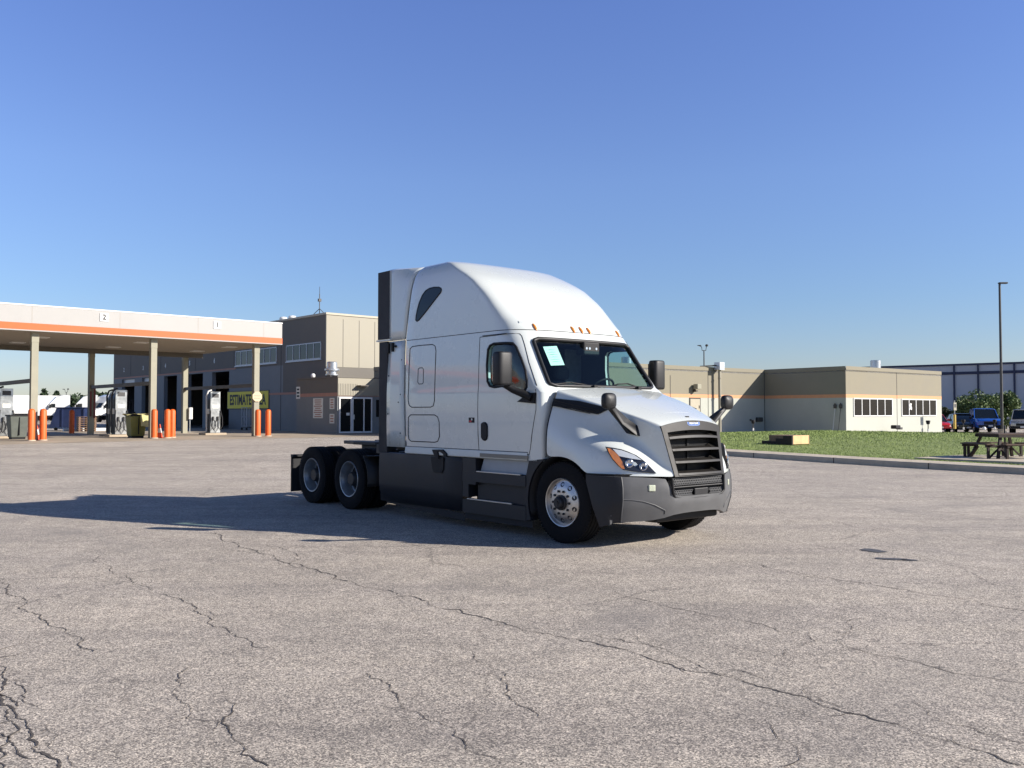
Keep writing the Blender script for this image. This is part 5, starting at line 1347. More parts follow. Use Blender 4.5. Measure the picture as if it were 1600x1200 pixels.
num_sign(-9.95, '2', 'white plate lettered 2, further left along the canopy fascia')
def canopy_pt(x, y, z=GB): return LP(24.45 + x, 46.45 + y, z)
# octagonal sign on the right column
t = thing('octagon_sign', 'cream octagonal sign with red print fixed to the rightmost canopy column', 'sign', canopy_pt(CXS[0], .36, 2.52), TH_L)
b = MB(); b.prism([(math.cos(math.pi / 8 + k * math.pi / 4) * .30, math.sin(math.pi / 8 + k * math.pi / 4) * .30) for k in range(8)], -.03, -.002, 'y'); b.build('sign_face', M['signcream'], t)
for z in (.05, -.09):
    b = MB(); b.box(-.20, .20, -.033, -.0305, z - .03, z + .03); b.build('text_line', mat('pink_print', (.60, .33, .22), .7), t)
# bollards
bprof = [(.155, 0), (.155, 1.38), (.13, 1.46), (.07, 1.50), (.001, 1.51)]
def bollard(x, y, lab, group='orange bollards guarding the canopy columns', h=1.0):
    t = thing('bollard', lab, 'bollard', (x, y, gz(x, y)), 0, group)
    b = MB(); b.lathe([(r, z * h) for r, z in bprof], (0, 0, 0), 'z', 20); b.build('post', M['bollard'], t, smooth=40)
    b = MB(); b.lathe([(.20, 0), (.20, .04), (.157, .05)], (0, 0, 0), 'z', 20); b.build('base_collar', M['kerbc'], t, smooth=40); return t
bollard(-22.53, 42.05, 'orange bollard standing in front of the leftmost visible canopy column')
bollard(-22.27, 42.6, 'lone orange bollard between the leftmost column and the blue dumpster')
bollard(-27.2, 55.4, 'shaded dark orange bollard in front of the blue dumpster')
bollard(-18.33, 45.95, 'orange bollard in front of the middle canopy column, left of its traffic cone')
bollard(-17.90, 46.6, 'orange bollard just right of the traffic cone at the middle column')
bollard(-17.95, 47.4, 'orange bollard half hidden behind the one right of the traffic cone')
bollard(-14.10, 49.75, 'orange bollard directly below the octagonal sign')
bollard(-13.65, 50.2, 'rightmost orange bollard beside the octagonal sign column')
def dispenser(x, y, lab, w_=.75, h=2.55):
    t = thing('fuel_dispenser', lab, 'fuel pump', (x, y, gz(x, y)), TH_L, 'diesel dispensers under the canopy')
    # stainless face looks towards the lane (local -y), grey sides
    b = MB(); b.prism([(-.28, .12), (.28, .12), (.28, h), (-.10, h), (-.28, h * .82)], -.32, .32, 'y'); bd = b.build('cabinet', M['dispside'], t)
    b = MB(); b.box(-.29, .30, -.345, -.322, .14, h + .02); fc_ = b.build('steel_face', M['stainless'], t)
    b = MB(); b.box(-.18, .18, -.352, -.346, h * .62, h * .70); b.build('display', M['signw'], t)
    b = MB(); b.box(-.2, .2, -.352, -.346, h * .87, h * .96); b.build('card_panel', M['dispside'], t)
    b = MB(); b.box(-.34, -.282, -.2, .1, 1.25, 1.55); b.build('price_plate', M['signw'], t)
    b = MB(); b.box(-.65, .65, -.5, .5, 0, .12); b.build('plinth', M['concrete'], t, bevel=.02)
    for s in (-1, 1):
        b = MB(); b.tube([(s * .30, -.38, 1.45), (s * .36, -.52, 1.0), (s * .34, -.58, .55), (s * .2, -.60, .30), (s * .05, -.56, .5), (s * .1, -.46, .85), (s * .14, -.38, .95)], .028, 6); b.build('hose', M['rubber'], t, smooth=60)
        b = MB(); b.box(s * .14 - .04, s * .14 + .04, -.46, -.34, .85, 1.10); b.build('nozzle', M['pole'], t, bevel=.015)
    b = MB(); b.tube([(-.34, .1, 0.2), (-.36, .1, h - .25), (-.25, .1, h + .05), (-.05, .1, h + .12)], .05, 8); b.build('riser_pipe', M['framew'] if 'riser' in lab else M['dispside'], t, smooth=60)
dispenser(-17.85, 53.5, 'tall steel fuel dispenser between the right and middle islands, with white riser pipe')
dispenser(-21.75, 49.6, 'tall steel fuel dispenser left of the middle canopy column')
dispenser(-26.2, 46.3, 'steel fuel dispenser at the left edge of the photo')
dispenser(-22.6, 50.9, 'dark rear fuel dispenser half behind the one by the middle column', h=2.5)
def bin_(x, y, m, lab, top=None):
    t = thing('waste_bin', lab, 'bin', (x, y, gz(x, y)), TH_L)
    b = MB(); b.hexa([(-.34, -.34, .1), (.34, -.34, .1), (.34, .34, .1), (-.34, .34, .1)], [(-.42, -.42, 1.15), (.42, -.42, 1.15), (.42, .42, 1.15), (-.42, .42, 1.15)]); b.build('bin_body', m, t, bevel=.03)
    b = MB(); b.box(-.46, .46, -.46, .46, 1.15, 1.22); b.box(-.02, .02, -.44, -.36, .2, 1.1); b.build('bin_lid', M['trim'], t, bevel=.02)
    b = MB(); b.box(-.3, .3, -.3, .3, 0, .1); b.build('bin_base', M['trim'], t)
    if top:
        b = MB(); b.grid([[(x_, y_, 1.23 + .05 * math.sin(x_ * 9 + y_ * 5)) for x_ in np.linspace(-.6, .6, 9)] for y_ in np.linspace(-.5, .4, 6)]); b.grid([[(x_, -.50 - .02 * k, 1.2 - k * .12 + .03 * math.sin(x_ * 12)) for x_ in np.linspace(.05, .6, 6)] for k in range(6)]); b.build('draped_sheet', top, t, smooth=60)
bin_(-24.6, 44.6, M['bin'], 'dark grey waste bin beside the left dispenser')
bin_(-19.75, 47.1, M['green'], 'olive green waste bin with a pale yellow sheet draped over it', M['towel'])
def cone(x, y, lab):
    t = thing('traffic_cone', lab, 'traffic cone', (x, y, gz(x, y)), 0)
    b = MB(); b.box(-.19, .19, -.19, .19, 0, .035); b.build('cone_base', M['cone'], t)
    b = MB(); b.lathe([(.145, .035), (.105, .28)], (0, 0, 0), 'z', 16); b.lathe([(.065, .52), (.03, .72), (.001, .725)], (0, 0, 0), 'z', 16); b.build('cone_body', M['cone'], t, smooth=50)
    b = MB(); b.lathe([(.106, .28), (.066, .52)], (0, 0, 0), 'z', 16); b.build('reflective_band', M['conew'], t, smooth=50)
cone(-18.42, 46.9, 'orange and white traffic cone between the bollards at the middle column')
cone(-22.72, 42.9, 'red cone half hidden behind the bollard at the leftmost column')
# fire pipes on rear column
t = thing('standpipe', 'red brown pipe and extinguisher box on the shaded rear column', 'pipe', canopy_pt(CXS[1], 10.3, .3), TH_L)
b = MB(); b.tube([(.1, -.05, 1.0), (.1, -.05, 2.9)], .06, 8); b.tube([(-.12, -.05, 1.1), (-.12, -.05, 2.6)], .05, 8); b.build('pipe', mat('rust_red_pipe', (.16, .03, .03), .6), t, smooth=50)
t = thing('column_box', 'small white box on the shaded side of the right rear column', 'electrical box', canopy_pt(CXS[0] + .18, 10.4, 1.2), TH_L)
b = MB(); b.box(0, .22, -.15, .15, 0, .75); b.build('box_body', M['framew'], t, bevel=.02); b = MB(); b.tube([(.1, 0, 0), (.1, 0, -.85)], .025, 6); b.build('conduit', M['galv'], t)
# dumpster
t = thing('dumpster', 'navy blue steel dumpster with sloped front beyond the canopy', 'dumpster', (-32.4, 66.5, GB), .1)
b = MB(); b.prism([(-1.5, .25), (1.0, .25), (1.0, 1.65), (-1.0, 1.65)], -.9, .9, 'y'); b.build('container', M['navy'], t, bevel=.02)
b = MB(); b.box(-1.05, 1.05, -.95, .95, 1.65, 1.72)
for x in (-.6, .2, .9): b.box(x, x + .08, -.96, -.9, .25, 1.6)
b.build('lid', M['navy'], t)
for x in (-1.1, .8):
    b = MB(); b.cyl((x, -.7, .12), .12, .08, 12, 'y'); b.build('caster', M['trim'], t)
# forklift / loader with mast in the gap
t = thing('forklift', 'dark forklift with raised mast seen between the rear column and the dispenser', 'forklift', (-30.2, 70.0, GB), 2.2)
b = MB(); b.box(-1.0, 1.0, -.55, .55, .35, 1.1); b.box(-1.2, -.6, -.5, .5, .5, 1.4); b.build('chassis', M['trim'], t, bevel=.05)
b = MB()
for x, y in ((-.6, -.45), (-.6, .45), (.5, -.45), (.5, .45)): b.tube([(x, y, 1.0), (x * .9, y, 2.25)], .04, 6)
b.box(-.7, .6, -.5, .5, 2.22, 2.28); b.build('overhead_guard', M['trim'], t)
b = MB()
for y in (-.35, .35): b.box(1.0, 1.12, y - .05, y + .05, .1, 3.1)
for z in (.6, 1.6, 3.0): b.box(1.02, 1.1, -.35, .35, z, z + .1)
b.build('mast', M['trim'], t)
b = MB(); b.box(-.3, .2, -.25, .25, 1.1, 1.2); b.box(-.4, -.3, -.25, .25, 1.1, 1.6); b.build('seat', M['seat'], t)
for x, y, r in ((-.75, -.5, .28), (-.75, .5, .28), (.7, -.5, .34), (.7, .5, .34)):
    b = MB(); b.cyl((x, y - .1, r), r, .2, 18, 'y'); b.build('wheel', M['tyre'], t)
for y in (-.3, .3):
    b = MB(); b.box(1.12, 2.1, y - .06, y + .06, .12, .17); b.build('fork', M['pole'], t)
t = thing('pallet_stack', 'stack of brown wooden pallets behind the rear canopy column', 'pallets', (-29.9, 63.0, GB), .6)
for k in range(7):
    b = MB(); z = k * .15; b.box(-.6, .6, -.5, .5, z + .115, z + .14); b.box(-.6, .6, -.5, .5, z, z + .02)
    for x in (-.55, -.05, .45): b.box(x, x + .1, -.49, .49, z + .02, z + .115)
    b.build('pallet', M['wood'], t)
# trolley under the estimate sign
t = thing('cage_trolley', 'dark wire cage trolley under the yellow sign', 'trolley', LP(30.6, 64.9, GB), TH_L)
b = MB()
for y in (-.45, 0, .45):
    b.tube([(0, y, .2), (0, y, 1.75)], .02, 5); b.tube([(.4, y, .2), (.4, y, 1.75)], .02, 5)
for z in (.3, 1.0, 1.72): b.tube([(0, -.45, z), (0, .45, z), (.4, .45, z), (.4, -.45, z)], .02, 5, closed=True)
b.tube([(0, -.45, .3), (0, .45, 1.7)], .012, 4); b.tube([(0, .45, .3), (0, -.45, 1.7)], .012, 4)
b.build('cage', M['frameg'], t)
b = MB(); b.box(-.02, .42, -.47, .47, .16, .22); b.build('deck', M['pole'], t)
for y in (-.4, .4):
    b = MB(); b.cyl((.0, y - .04, .08), .08, .08, 10, 'y'); b.build('caster', M['trim'], t)
t = thing('tyre_rack', 'black barrow and tyres stacked by the open bay left of the yellow sign', 'rack', LP(30.3, 69.2, GB), TH_L)
for k, (y, z) in enumerate(((0, .0), (0, .28), (.95, .0), (.1, .56))):
    b = MB(); b.lathe([(.25, z), (.48, z + .02), (.5, z + .13), (.48, z + .25), (.25, z + .27), (.25, z)], (.0, y, 0), 'z', 20); b.build('tyre', M['tyre'], t, smooth=50)
b = MB(); b.tube([(0, -.6, .1), (0, .9, 1.15)], .03, 6); b.build('barrow_handle', M['pole'], t)
# ================================================================== SMALL THINGS, VEHICLES, TREES
def garden_light(x, y, lab):
    z = grass_z((x, y)); t = thing('landscape_light', lab, 'garden light', (x, y, z), 0, 'spot lights standing in the lawn')
    b = MB(); b.tube([(0, 0, 0), (0, 0, .16)], .05, 8); b.build('stake', M['framew'], t)
    b = MB(); b.tube([(0, 0, .16), (0, 0, .45)], .03, 6); b.build('stem', M['pole'], t)
    b = MB(); b.lathe([(.001, .42), (.09, .44), (.13, .62), (.12, .66), (.001, .67)], (0, 0, 0), 'z', 12); b.build('lamp_head', M['trim'], t, smooth=40)
garden_light(15.3, 56.9, 'lawn spot light on a white stake near the shaded wall corner, left of the crate')
garden_light(20.0, 61.5 - 1.2, 'dark lawn spot light in front of the middle of the shaded wing wall')
garden_light(25.1, 54.1, 'dark lawn spot light in front of the right hand windows')
garden_light(30.3, 60.2, 'lawn spot light in front of the dark sedan')
garden_light(33.1, 61.5, 'lawn spot light beside the base of the tall lamp post')
t = thing('ground_stone', 'pale low stub in the grass in front of the blue pickup', 'stub', (32.0, 60.8, grass_z((32, 60.8))), 0)
b = MB(); b.lathe([(.12, 0), (.11, .12), (.07, .17), (.001, .18)], (0, 0, 0), 'z', 10); b.build('stub', M['framew'], t, smooth=50)
t = thing('ground_spotlight', 'dark flood lamp lying on the grass below the joint between the two windows', 'lamp', (25.9, 60.3, grass_z((25.9, 60.3))), TH_R)
b = MB(); b.box(-.5, .1, -.2, .2, .05, .30); b.build('lamp_body', M['trim'], t, bevel=.05); b = MB(); b.box(.1, .45, -.15, .15, .0, .16); b.build('ballast', M['pole'], t, bevel=.03)
# shovels leaning at the wing corner
for k, (dx, lab) in enumerate(((-.75, 'shovel with pale handle leaning on the shaded wall near its corner'), (-.35, 'dark rake leaning on the shaded wall nearest its corner'))):
    p = P4 - KD * (-dx) ; p = p - UR * .35; t = thing('shovel', lab, 'shovel', (p.x, p.y, .45), TH_R)
    b = MB(); b.tube([(0, 0, .0), (.28, 0, 1.45)], .018, 6); b.build('handle', M['framew'] if k == 0 else M['pole'], t)
    b = MB(); b.prism([(-.1, 0), (.1, 0), (.12, .22), (0, .36), (-.12, .22)], -.012, .012, 'x')
    for i, v in enumerate(b.v): b.v[i] = (v[0] + .28, v[1], v[2] + 1.45)
    b.build('blade', M['pole'], t)
# wooden crate and steps in the grass
cz = grass_z((11.4, 35.3))
t = thing('wooden_box', 'pale plywood box face with dark wooden steps beside it on the lawn', 'wooden steps', (11.15, 35.3, cz), TH_R)
b = MB(); b.box(-.58, .46, -.30, -.26, 0.02, .36); b.build('front_board', M['newwood'], t, bevel=.005)
b = MB(); b.box(-.60, -.57, -.28, .80, 0, .36); b.box(.455, .485, -.31, .80, 0, .36); b.box(-.57, .455, -.26, .80, .33, .36); b.build('box_sides', M['wood'], t)
b = MB()
b.prism([(-.30, 0), (-.30, .34), (.10, .34), (.10, .23), (.45, .23), (.45, .12), (.80, .12), (.80, 0)], -.66, -.605, 'x')
b.build('step_stringer', M['darkwood'], t)
b = MB(); b.box(-.66, .0, .80, 1.1, .0, .13); b.build('lower_step', M['darkwood'], t)
# picnic table
tz = grass_z((15.3, 28.6))
slab = MB()
tp = Vector((15.05, 27.4, 0)); 
pad = thing('table_pad', 'pale concrete pad under the picnic table', 'concrete pad', (tp.x, tp.y, grass_z(tp) - .05), TH_R)
b = MB(); b.box(-2.2, 2.6, -1.5, 1.7, 0, .085); b.build('slab', M['kerbc'], pad, bevel=.01)
t = thing('picnic_table', 'dark brown wooden picnic table with attached benches at the right edge of the lawn', 'picnic table', (tp.x, tp.y, grass_z(tp) + .035), 0.10)
M['tablewood'] = mat('table_wood', (0.095, 0.060, 0.042), 0.8, var=0.35, vscale=6, bump=0.3, bscale=40)
# square table with benches on all sides
b = MB()
for k in range(7):
    x = -.62 + k * .1785; b.box(-.64, .64, x, x + .168, .73, .77)
b.build('table_top', M['tablewood'], t, bevel=.004)
b = MB(); b.box(-.64, .64, -.64, -.60, .65, .729); b.box(-.64, .64, .60, .64, .65, .729); b.box(-.60, -.56, -.6, .6, .65, .729); b.box(.56, .60, -.6, .6, .65, .729); b.build('apron', M['darkwood'], t)
for k in range(4):
    a = k * math.pi / 2; c, s_ = math.cos(a), math.sin(a)
    b = MB()
    for q in range(2):
        y0 = -1.12 + q * .15; b.box(-.72, .72, y0, y0 + .135, .42, .46)
    b.v = [(x * c - y * s_, x * s_ + y * c, z) for x, y, z in b.v]; bn = b.build('bench', M['tablewood'], t, bevel=.004)
    b = MB()
    for x in (-.66, .60):
        b.box(x, x + .07, -1.05, -.98, 0, .419); b.box(x, x + .07, -1.10, -.55, .34, .418)
    for x in (-.60, .54): b.hexa([(x, -.98, .02), (x + .05, -.98, .02), (x + .05, -.92, .0), (x, -.92, 0)], [(x, -.60, .34), (x + .05, -.60, .34), (x + .05, -.54, .34), (x, -.54, .34)])
    b.v = [(x * c - y * s_, x * s_ + y * c, z) for x, y, z in b.v]; b.build('bench_support', M['darkwood'], t)
for sx_ in (-1, 1):
    for sy_ in (-1, 1):
        b = MB(); b.hexa([(sx_ * .74 - .04, sy_ * .72 - .04, 0), (sx_ * .74 + .04, sy_ * .72 - .04, 0), (sx_ * .74 + .04, sy_ * .72 + .04, 0), (sx_ * .74 - .04, sy_ * .72 + .04, 0)],
                         [(sx_ * .50 - .04, sy_ * .50 - .04, .70), (sx_ * .50 + .04, sy_ * .50 - .04, .70), (sx_ * .50 + .04, sy_ * .50 + .04, .70), (sx_ * .50 - .04, sy_ * .50 + .04, .70)])
        b.build('leg', M['darkwood'], t)
b = MB(); b.tube([(0, 0, 0), (0, 0, 1.02)], .03, 8); b.build('umbrella_pole', M['pole'], t)
t.scale = (.92, .92, .96)
# signpost
t = thing('parking_sign', 'dark square sign on a yellow sleeved post beside the red car', 'sign', (31.3, 63.4, grass_z((31.3, 63.4))), TH_R)
b = MB(); b.tube([(0, 0, 0), (0, 0, 1.0)], .085, 10); b.build('yellow_sleeve', mat('yellow_sleeve', (.60, .42, .08), .5), t, smooth=50)
b = MB(); b.tube([(0, 0, 1.0), (0, 0, 2.0)], .03, 6); b.build('post', M['galv'], t)
b = MB(); b.box(-.20, .20, -.05, -.03, 1.3, 1.85); b.build('sign_face', M['column'], t)
b = MB(); b.box(-.14, .14, -.056, -.051, 1.5, 1.75); b.build('sign_mark', M['pole'], t)
# tall lamp posts
def lamp_post(x, y, z, h, lab, twin=False, r=.11):
    t = thing('lamp_post', lab, 'lamp post', (x, y, z), 0)
    b = MB(); b.tube([(0, 0, 0), (0, 0, h)], [r, r * .75], 10); b.build('pole', M['pole'], t, smooth=50)
    b = MB(); b.cyl((0, 0, 0), .3, .35, 14); b.build('base', M['kerbc'], t)
    if twin:
        b = MB(); b.tube([(-.62, 0, h + .55), (-.25, 0, h + .40), (-.20, 0, h), (.20, 0, h), (.27, 0, h + .42)], .04, 6); b.build('arm', M['pole'], t)
        b = MB(); b.box(-.68, -.30, -.1, .1, h + .50, h + .58); b.build('lamp_head', M['pole'], t)
        b = MB(); b.lathe([(.001, h + .42), (.14, h + .44), (.17, h + .58), (.09, h + .66), (.001, h + .68)], (.30, 0, 0), 'z', 12); b.build('lamp_head', M['pole'], t)
    else:
        b = MB(); b.box(-.05, .60, -.15, .15, h - .02, h + .10); b.build('lamp_head', M['pole'], t, bevel=.03)
        b = MB(); b.box(-.12, .0, -.06, .06, h - .0, h + .06); b.build('lamp_bracket', M['pole'], t)
lamp_post(38.25, 70.0, .0, 11.75, 'very tall single dark lamp post at the right by the silver car')
lamp_post(20.6, 96.0, .3, 8.0, 'lamp post with two mismatched heads rising behind the tan building', True, .08)
lamp_post(-79.6, 160.0, .3, 5.0, 'far small lamp post among the trees beyond the canopy', True, .08)

# cars ---------------------------------------------------------------------
M['red_paint'] = mat('red_car_paint', (0.45, 0.012, 0.012), 0.25, coat=0.8, var=0.03)
M['blackpaint'] = mat('dark_car_paint', (0.010, 0.011, 0.014), 0.2, coat=0.8, var=0.03)
M['bluepaint'] = mat('blue_car_paint', (0.010, 0.085, 0.42), 0.22, coat=0.8, var=0.03)
M['silver'] = mat('silver_car_paint', (0.42, 0.40, 0.37), 0.28, metal=0.5, coat=0.6, var=0.03)
M['carwhite'] = mat('white_vehicle_paint', (0.62, 0.62, 0.60), 0.3, coat=0.5, var=0.03)
M['carglass'] = mat('car_window_glass', (0.010, 0.014, 0.018), 0.05, var=0.0, coat=0.8)
M['head'] = mat('headlamp_glass', (0.6, 0.62, 0.63), 0.12, metal=0.5, var=0.1)
def car(name, lab, cat, loc, rz, paint, L_=4.8, W_=1.86, H_=1.48, kind='sedan', plate=True):
    t = thing(name, lab, cat, loc, rz)
    hw = W_ / 2
    if kind == 'sedan': st = [(-.5, .45, .70, .82), (-.46, .30, .82, .93), (-.30, .28, .97, 1.0), (-.1, .28, .98, 1.0), (.12, .28, .96, 1.0), (.36, .28, .84, .97), (.46, .30, .74, .90), (.5, .40, .62, .80)]
    elif kind == 'suv': st = [(-.5, .50, .95, .88), (-.47, .36, 1.10, .96), (-.3, .34, 1.14, 1.0), (0, .34, 1.13, 1.0), (.18, .34, 1.12, 1.0), (.38, .34, 1.05, .98), (.47, .36, .98, .93), (.5, .48, .85, .84)]
    else: st = [(-.5, .55, 1.10, .96), (-.48, .42, 1.14, .98), (-.2, .40, 1.16, 1.0), (0, .40, 1.18, 1.0), (.16, .40, 1.19, 1.0), (.38, .40, 1.14, .99), (.47, .42, 1.10, .96), (.5, .55, .98, .90)]
    b = MB(); rows = []
    for f, zb, zt, k in st:
        x = f * L_; w_ = hw * k; half = [(x, 0, zb), (x, w_ * .85, zb), (x, w_ * .98, zb + .08), (x, w_, (zb + zt) * .5), (x, w_ * .97, zt - .10), (x, w_ * .90, zt), (x, 0, zt + .03)]
        rows.append(half + [(a, -y, z) for a, y, z in half[::-1][1:-1]])
    n_ = len(rows[0]); b.grid(rows, closed=True); b.add(rows[0], [tuple(range(n_))]); b.add(rows[-1], [tuple(range(n_))])
    body = b.build('body', paint, t, smooth=50, bevel=.02)
    if kind == 'sedan': gh = [(-.36, .95), (-.20, H_ - .04), (.02, H_), (.12, H_ - .05), (.28, .93)]
    elif kind == 'suv': gh = [(-.48, 1.12), (-.44, H_ - .06), (-.05, H_), (.13, H_ - .05), (.24, 1.10)]
    else: gh = [(-.13, 1.14), (-.10, H_ - .05), (.03, H_), (.14, H_ - .05), (.25, 1.17)]
    zb = gh[0][1] - .05
    b = MB(); rows = []
    for f, z in gh:
        x = f * L_; k = .88 - .14 * (z - zb) / (H_ - zb); rows.append([(x, hw * .88, zb), (x, hw * k, z), (x, -hw * k, z), (x, -hw * .88, zb)])
    b.grid(rows); b.add(rows[0], [(0, 1, 2, 3)]); b.add(rows[-1], [(0, 1, 2, 3)]); b.build('windows', M['carglass'], t, smooth=30)
    b = MB(); rf = [(f * L_, z) for f, z in gh[1:-1]]
    rows = [[(x, hw * .76, z + .004), (x, hw * .60, z + .03), (x, -hw * .60, z + .03), (x, -hw * .76, z + .004)] for x, z in rf]
    b.grid(rows); b.build('roof', paint, t, smooth=50, solid=-.02)
    for s in (-1, 1):
        for i in (0, 1, 2, 3):
            f0, z0_ = gh[i]; f1, z1_ = gh[i + 1]
        for (f, z, f2, z2) in ((gh[0][0], gh[0][1], gh[1][0], gh[1][1]), (gh[-1][0], gh[-1][1], gh[-2][0], gh[-2][1]), ((gh[1][0] + gh[-2][0]) / 2 , zb + .05, (gh[1][0] + gh[-2][0]) / 2, H_ - .05)):
            b = MB(); k1 = .88 - .14 * (z - zb) / (H_ - zb); k2 = .88 - .14 * (z2 - zb) / (H_ - zb)
            b.tube([(f * L_, s * (hw * k1 + .0), z), (f2 * L_, s * (hw * k2 + .0), z2)], .035, 6); b.build('pillar', paint, t)
        b = MB(); b.box(.2 * L_, .2 * L_ + .14, s * (hw + .10) - .10, s * (hw + .10) + .08, zb + .02, zb + .22); b.build('wing_mirror', paint if kind != 'pickup' else M['trim'], t, bevel=.03)
        b = MB(); xh = .485 * L_; zt = st[-2][2]; b.box(xh - .22, xh - .01, s * hw * .70 - .16, s * hw * .70 + .16, zt - .26, zt - .10); b.build('headlight', M['head'], t, bevel=.03)
        wr_ = .33 if kind == 'sedan' else .40
        for f in (-.31, .32):
            b = MB(); b.lathe([(wr_ * .6, s * (hw - .03)), (wr_ * .95, s * (hw - .01)), (wr_, s * (hw - .05)), (wr_, s * (hw - .22))], (f * L_, 0, wr_), 'y', 24); wl = b.build('wheel', M['tyre'], t, smooth=40)
            b = MB(); b.lathe([(wr_ * .62, s * (hw - .025)), (wr_ * .55, s * (hw - .05)), (wr_ * .2, s * (hw - .03)), (.001, s * (hw - .03))], (f * L_, 0, wr_), 'y', 20); b.build('rim', M['alu'], wl, smooth=40)
            b = MB(); b.lathe([(wr_ * 1.22, s * (hw + .002)), (wr_ * 1.02, s * (hw + .003))], (f * L_, 0, wr_), 'y', 28); b.build('wheel_arch', M['trim'], t)
    b = MB(); xg = .5 * L_; b.box(xg - .10, xg + .012, -hw * .48, hw * .48, st[-1][1] + .12, st[-1][2] - .05); gr_ = b.build('grille', M['trim'], t, bevel=.02)
    b = MB(); b.box(xg - .06, xg + .05, -hw * .85, hw * .85, st[-1][1] - .06, st[-1][1] + .10); b.build('front_bumper', M['trim'] if kind != 'sedan' else paint, t, bevel=.03)
    if plate:
        b = MB(); b.box(xg + .052, xg + .06, -.16, .16, st[-1][1] - .03, st[-1][1] + .09); b.build('number_plate', M['framew'], t)
    return t
rc = -1.35
car('parked_car', 'bright red car mostly hidden behind the corner of the tan building', 'car', (35.2, 75.2, 0), -1.7, M['red_paint'], 4.6, 1.82, 1.5)
car('parked_car', 'black sedan parked between the red car and the blue pickup', 'car', (37.5, 74.9, 0), -1.8, M['blackpaint'], 4.8, 1.85, 1.52)
car('pickup_truck', 'bright blue pickup truck facing the lawn beside the tall lamp post', 'pickup truck', (38.6, 73.6, 0), -1.85, M['bluepaint'], 5.7, 2.02, 1.93, 'pickup')
car('parked_car', 'silver suv at the right edge of the photo, past the tall lamp post', 'suv', (40.95, 71.6, 0), -2.15, M['silver'], 4.9, 1.95, 1.85, 'suv')

# trees --------------------------------------------------------------------
M['bark'] = mat('tree_bark', (0.09, 0.07, 0.055), 0.9, var=0.3)
def leaf_mat(name, c):
    m = mat(name, c, 0.65, var=0.45, vscale=1.4)
    return m
M['leaf'] = leaf_mat('shrub_leaves', (0.095, 0.14, 0.040)); M['pine'] = leaf_mat('pine_needles', (0.040, 0.065, 0.028)); M['leafd'] = leaf_mat('dark_leaves', (0.045, 0.065, 0.024))
def tree(name, lab, loc, h, r, m, n_leaf, ls, seed, crown0=.3, shape='round', group=None, stems=1):
    t = thing(name, lab, 'tree', loc, 0, group); rnd = random.Random(seed)
    b = MB(); tips = []
    for k in range(stems):
        a = rnd.uniform(0, 6.28); ox = math.cos(a) * r * .25 * (stems > 1); oy = math.sin(a) * r * .25 * (stems > 1)
        b.tube([(0, 0, 0), (ox * .4, oy * .4, h * .3), (ox, oy, h * .75)], [r * .06, r * .045, r * .015], 7)
    for k in range(10):
        a = rnd.uniform(0, 6.28); z = h * rnd.uniform(crown0, .8); q = r * rnd.uniform(.4, .8)
        e_ = (math.cos(a) * q, math.sin(a) * q, z + h * .12); b.tube([(0, 0, z), (e_[0] * .5, e_[1] * .5, z + h * .03), e_], [r * .03, r * .02, r * .008], 5)
    b.build('trunk', M['bark'], t, smooth=60)
    cl = []
    for k in range(26 if shape == 'round' else 22):
        if shape == 'round':
            a = rnd.uniform(0, 6.28); u_ = rnd.random() ** .5; zz = rnd.uniform(crown0, 1.0)
            rr = r * math.sin(math.pi * min(.95, max(.08, (zz - crown0 + .12) / (1.12 - crown0)))) ** .7
            cl.append((math.cos(a) * rr * u_, math.sin(a) * rr * u_, zz * h * .93, r * rnd.uniform(.22, .40)))
        else:
            zz = crown0 + (1 - crown0) * k / 21; rr = r * (1 - (zz - crown0) / (1.05 - crown0)) ** .8; a = rnd.uniform(0, 6.28)
            cl.append((math.cos(a) * rr * .55, math.sin(a) * rr * .55, zz * h * .95, max(.12 * r, rr * .6)))
    b = MB(); vs = []; fs = []
    for k in range(n_leaf):
        cx, cy, cz, cr = rnd.choice(cl)
        v = Vector((rnd.gauss(0, 1), rnd.gauss(0, 1), rnd.gauss(0, .8))); v.normalize(); p = Vector((cx, cy, cz)) + v * cr * rnd.uniform(.55, 1.05)
        a1 = Vector((rnd.gauss(0, 1), rnd.gauss(0, 1), rnd.gauss(0, 1))).normalized(); a2 = a1.cross(Vector((rnd.gauss(0, 1), rnd.gauss(0, 1), rnd.gauss(0, 1)))).normalized()
        s_ = ls * rnd.uniform(.6, 1.3); o = len(vs)
        vs += [tuple(p - a1 * s_), tuple(p + a2 * s_ * .55), tuple(p + a1 * s_), tuple(p - a2 * s_ * .55)]; fs.append((o, o + 1, o + 2, o + 3))
    b.v = vs; b.f = fs; b.mi = [0] * len(fs); b.build('crown', m, t, recalc=False)
    return t
tree('small_tree', 'bushy green tree behind the blue pickup, left of the tall lamp post', (44.6, 86.0, .0), 3.35, 2.4, M['leaf'], 12000, .115, 1, .25, stems=3)
tree('small_tree', 'bushy green tree right behind the tall lamp post', (47.6, 86.5, .0), 3.3, 1.9, M['leaf'], 9000, .115, 2, .25, stems=3)
tree('small_tree', 'dark leafy tree just right of the tan building corner', (41.0, 90.5, .0), 3.4, 1.3, M['leafd'], 6000, .12, 3, .1, stems=2)
tree('small_tree', 'lowest dark shrub between the building corner tree and the bushy tree', (42.4, 88.5, .0), 2.0, 1.2, M['leafd'], 5000, .11, 4, .1, stems=2)
TG = 'far trees beyond the canopy'
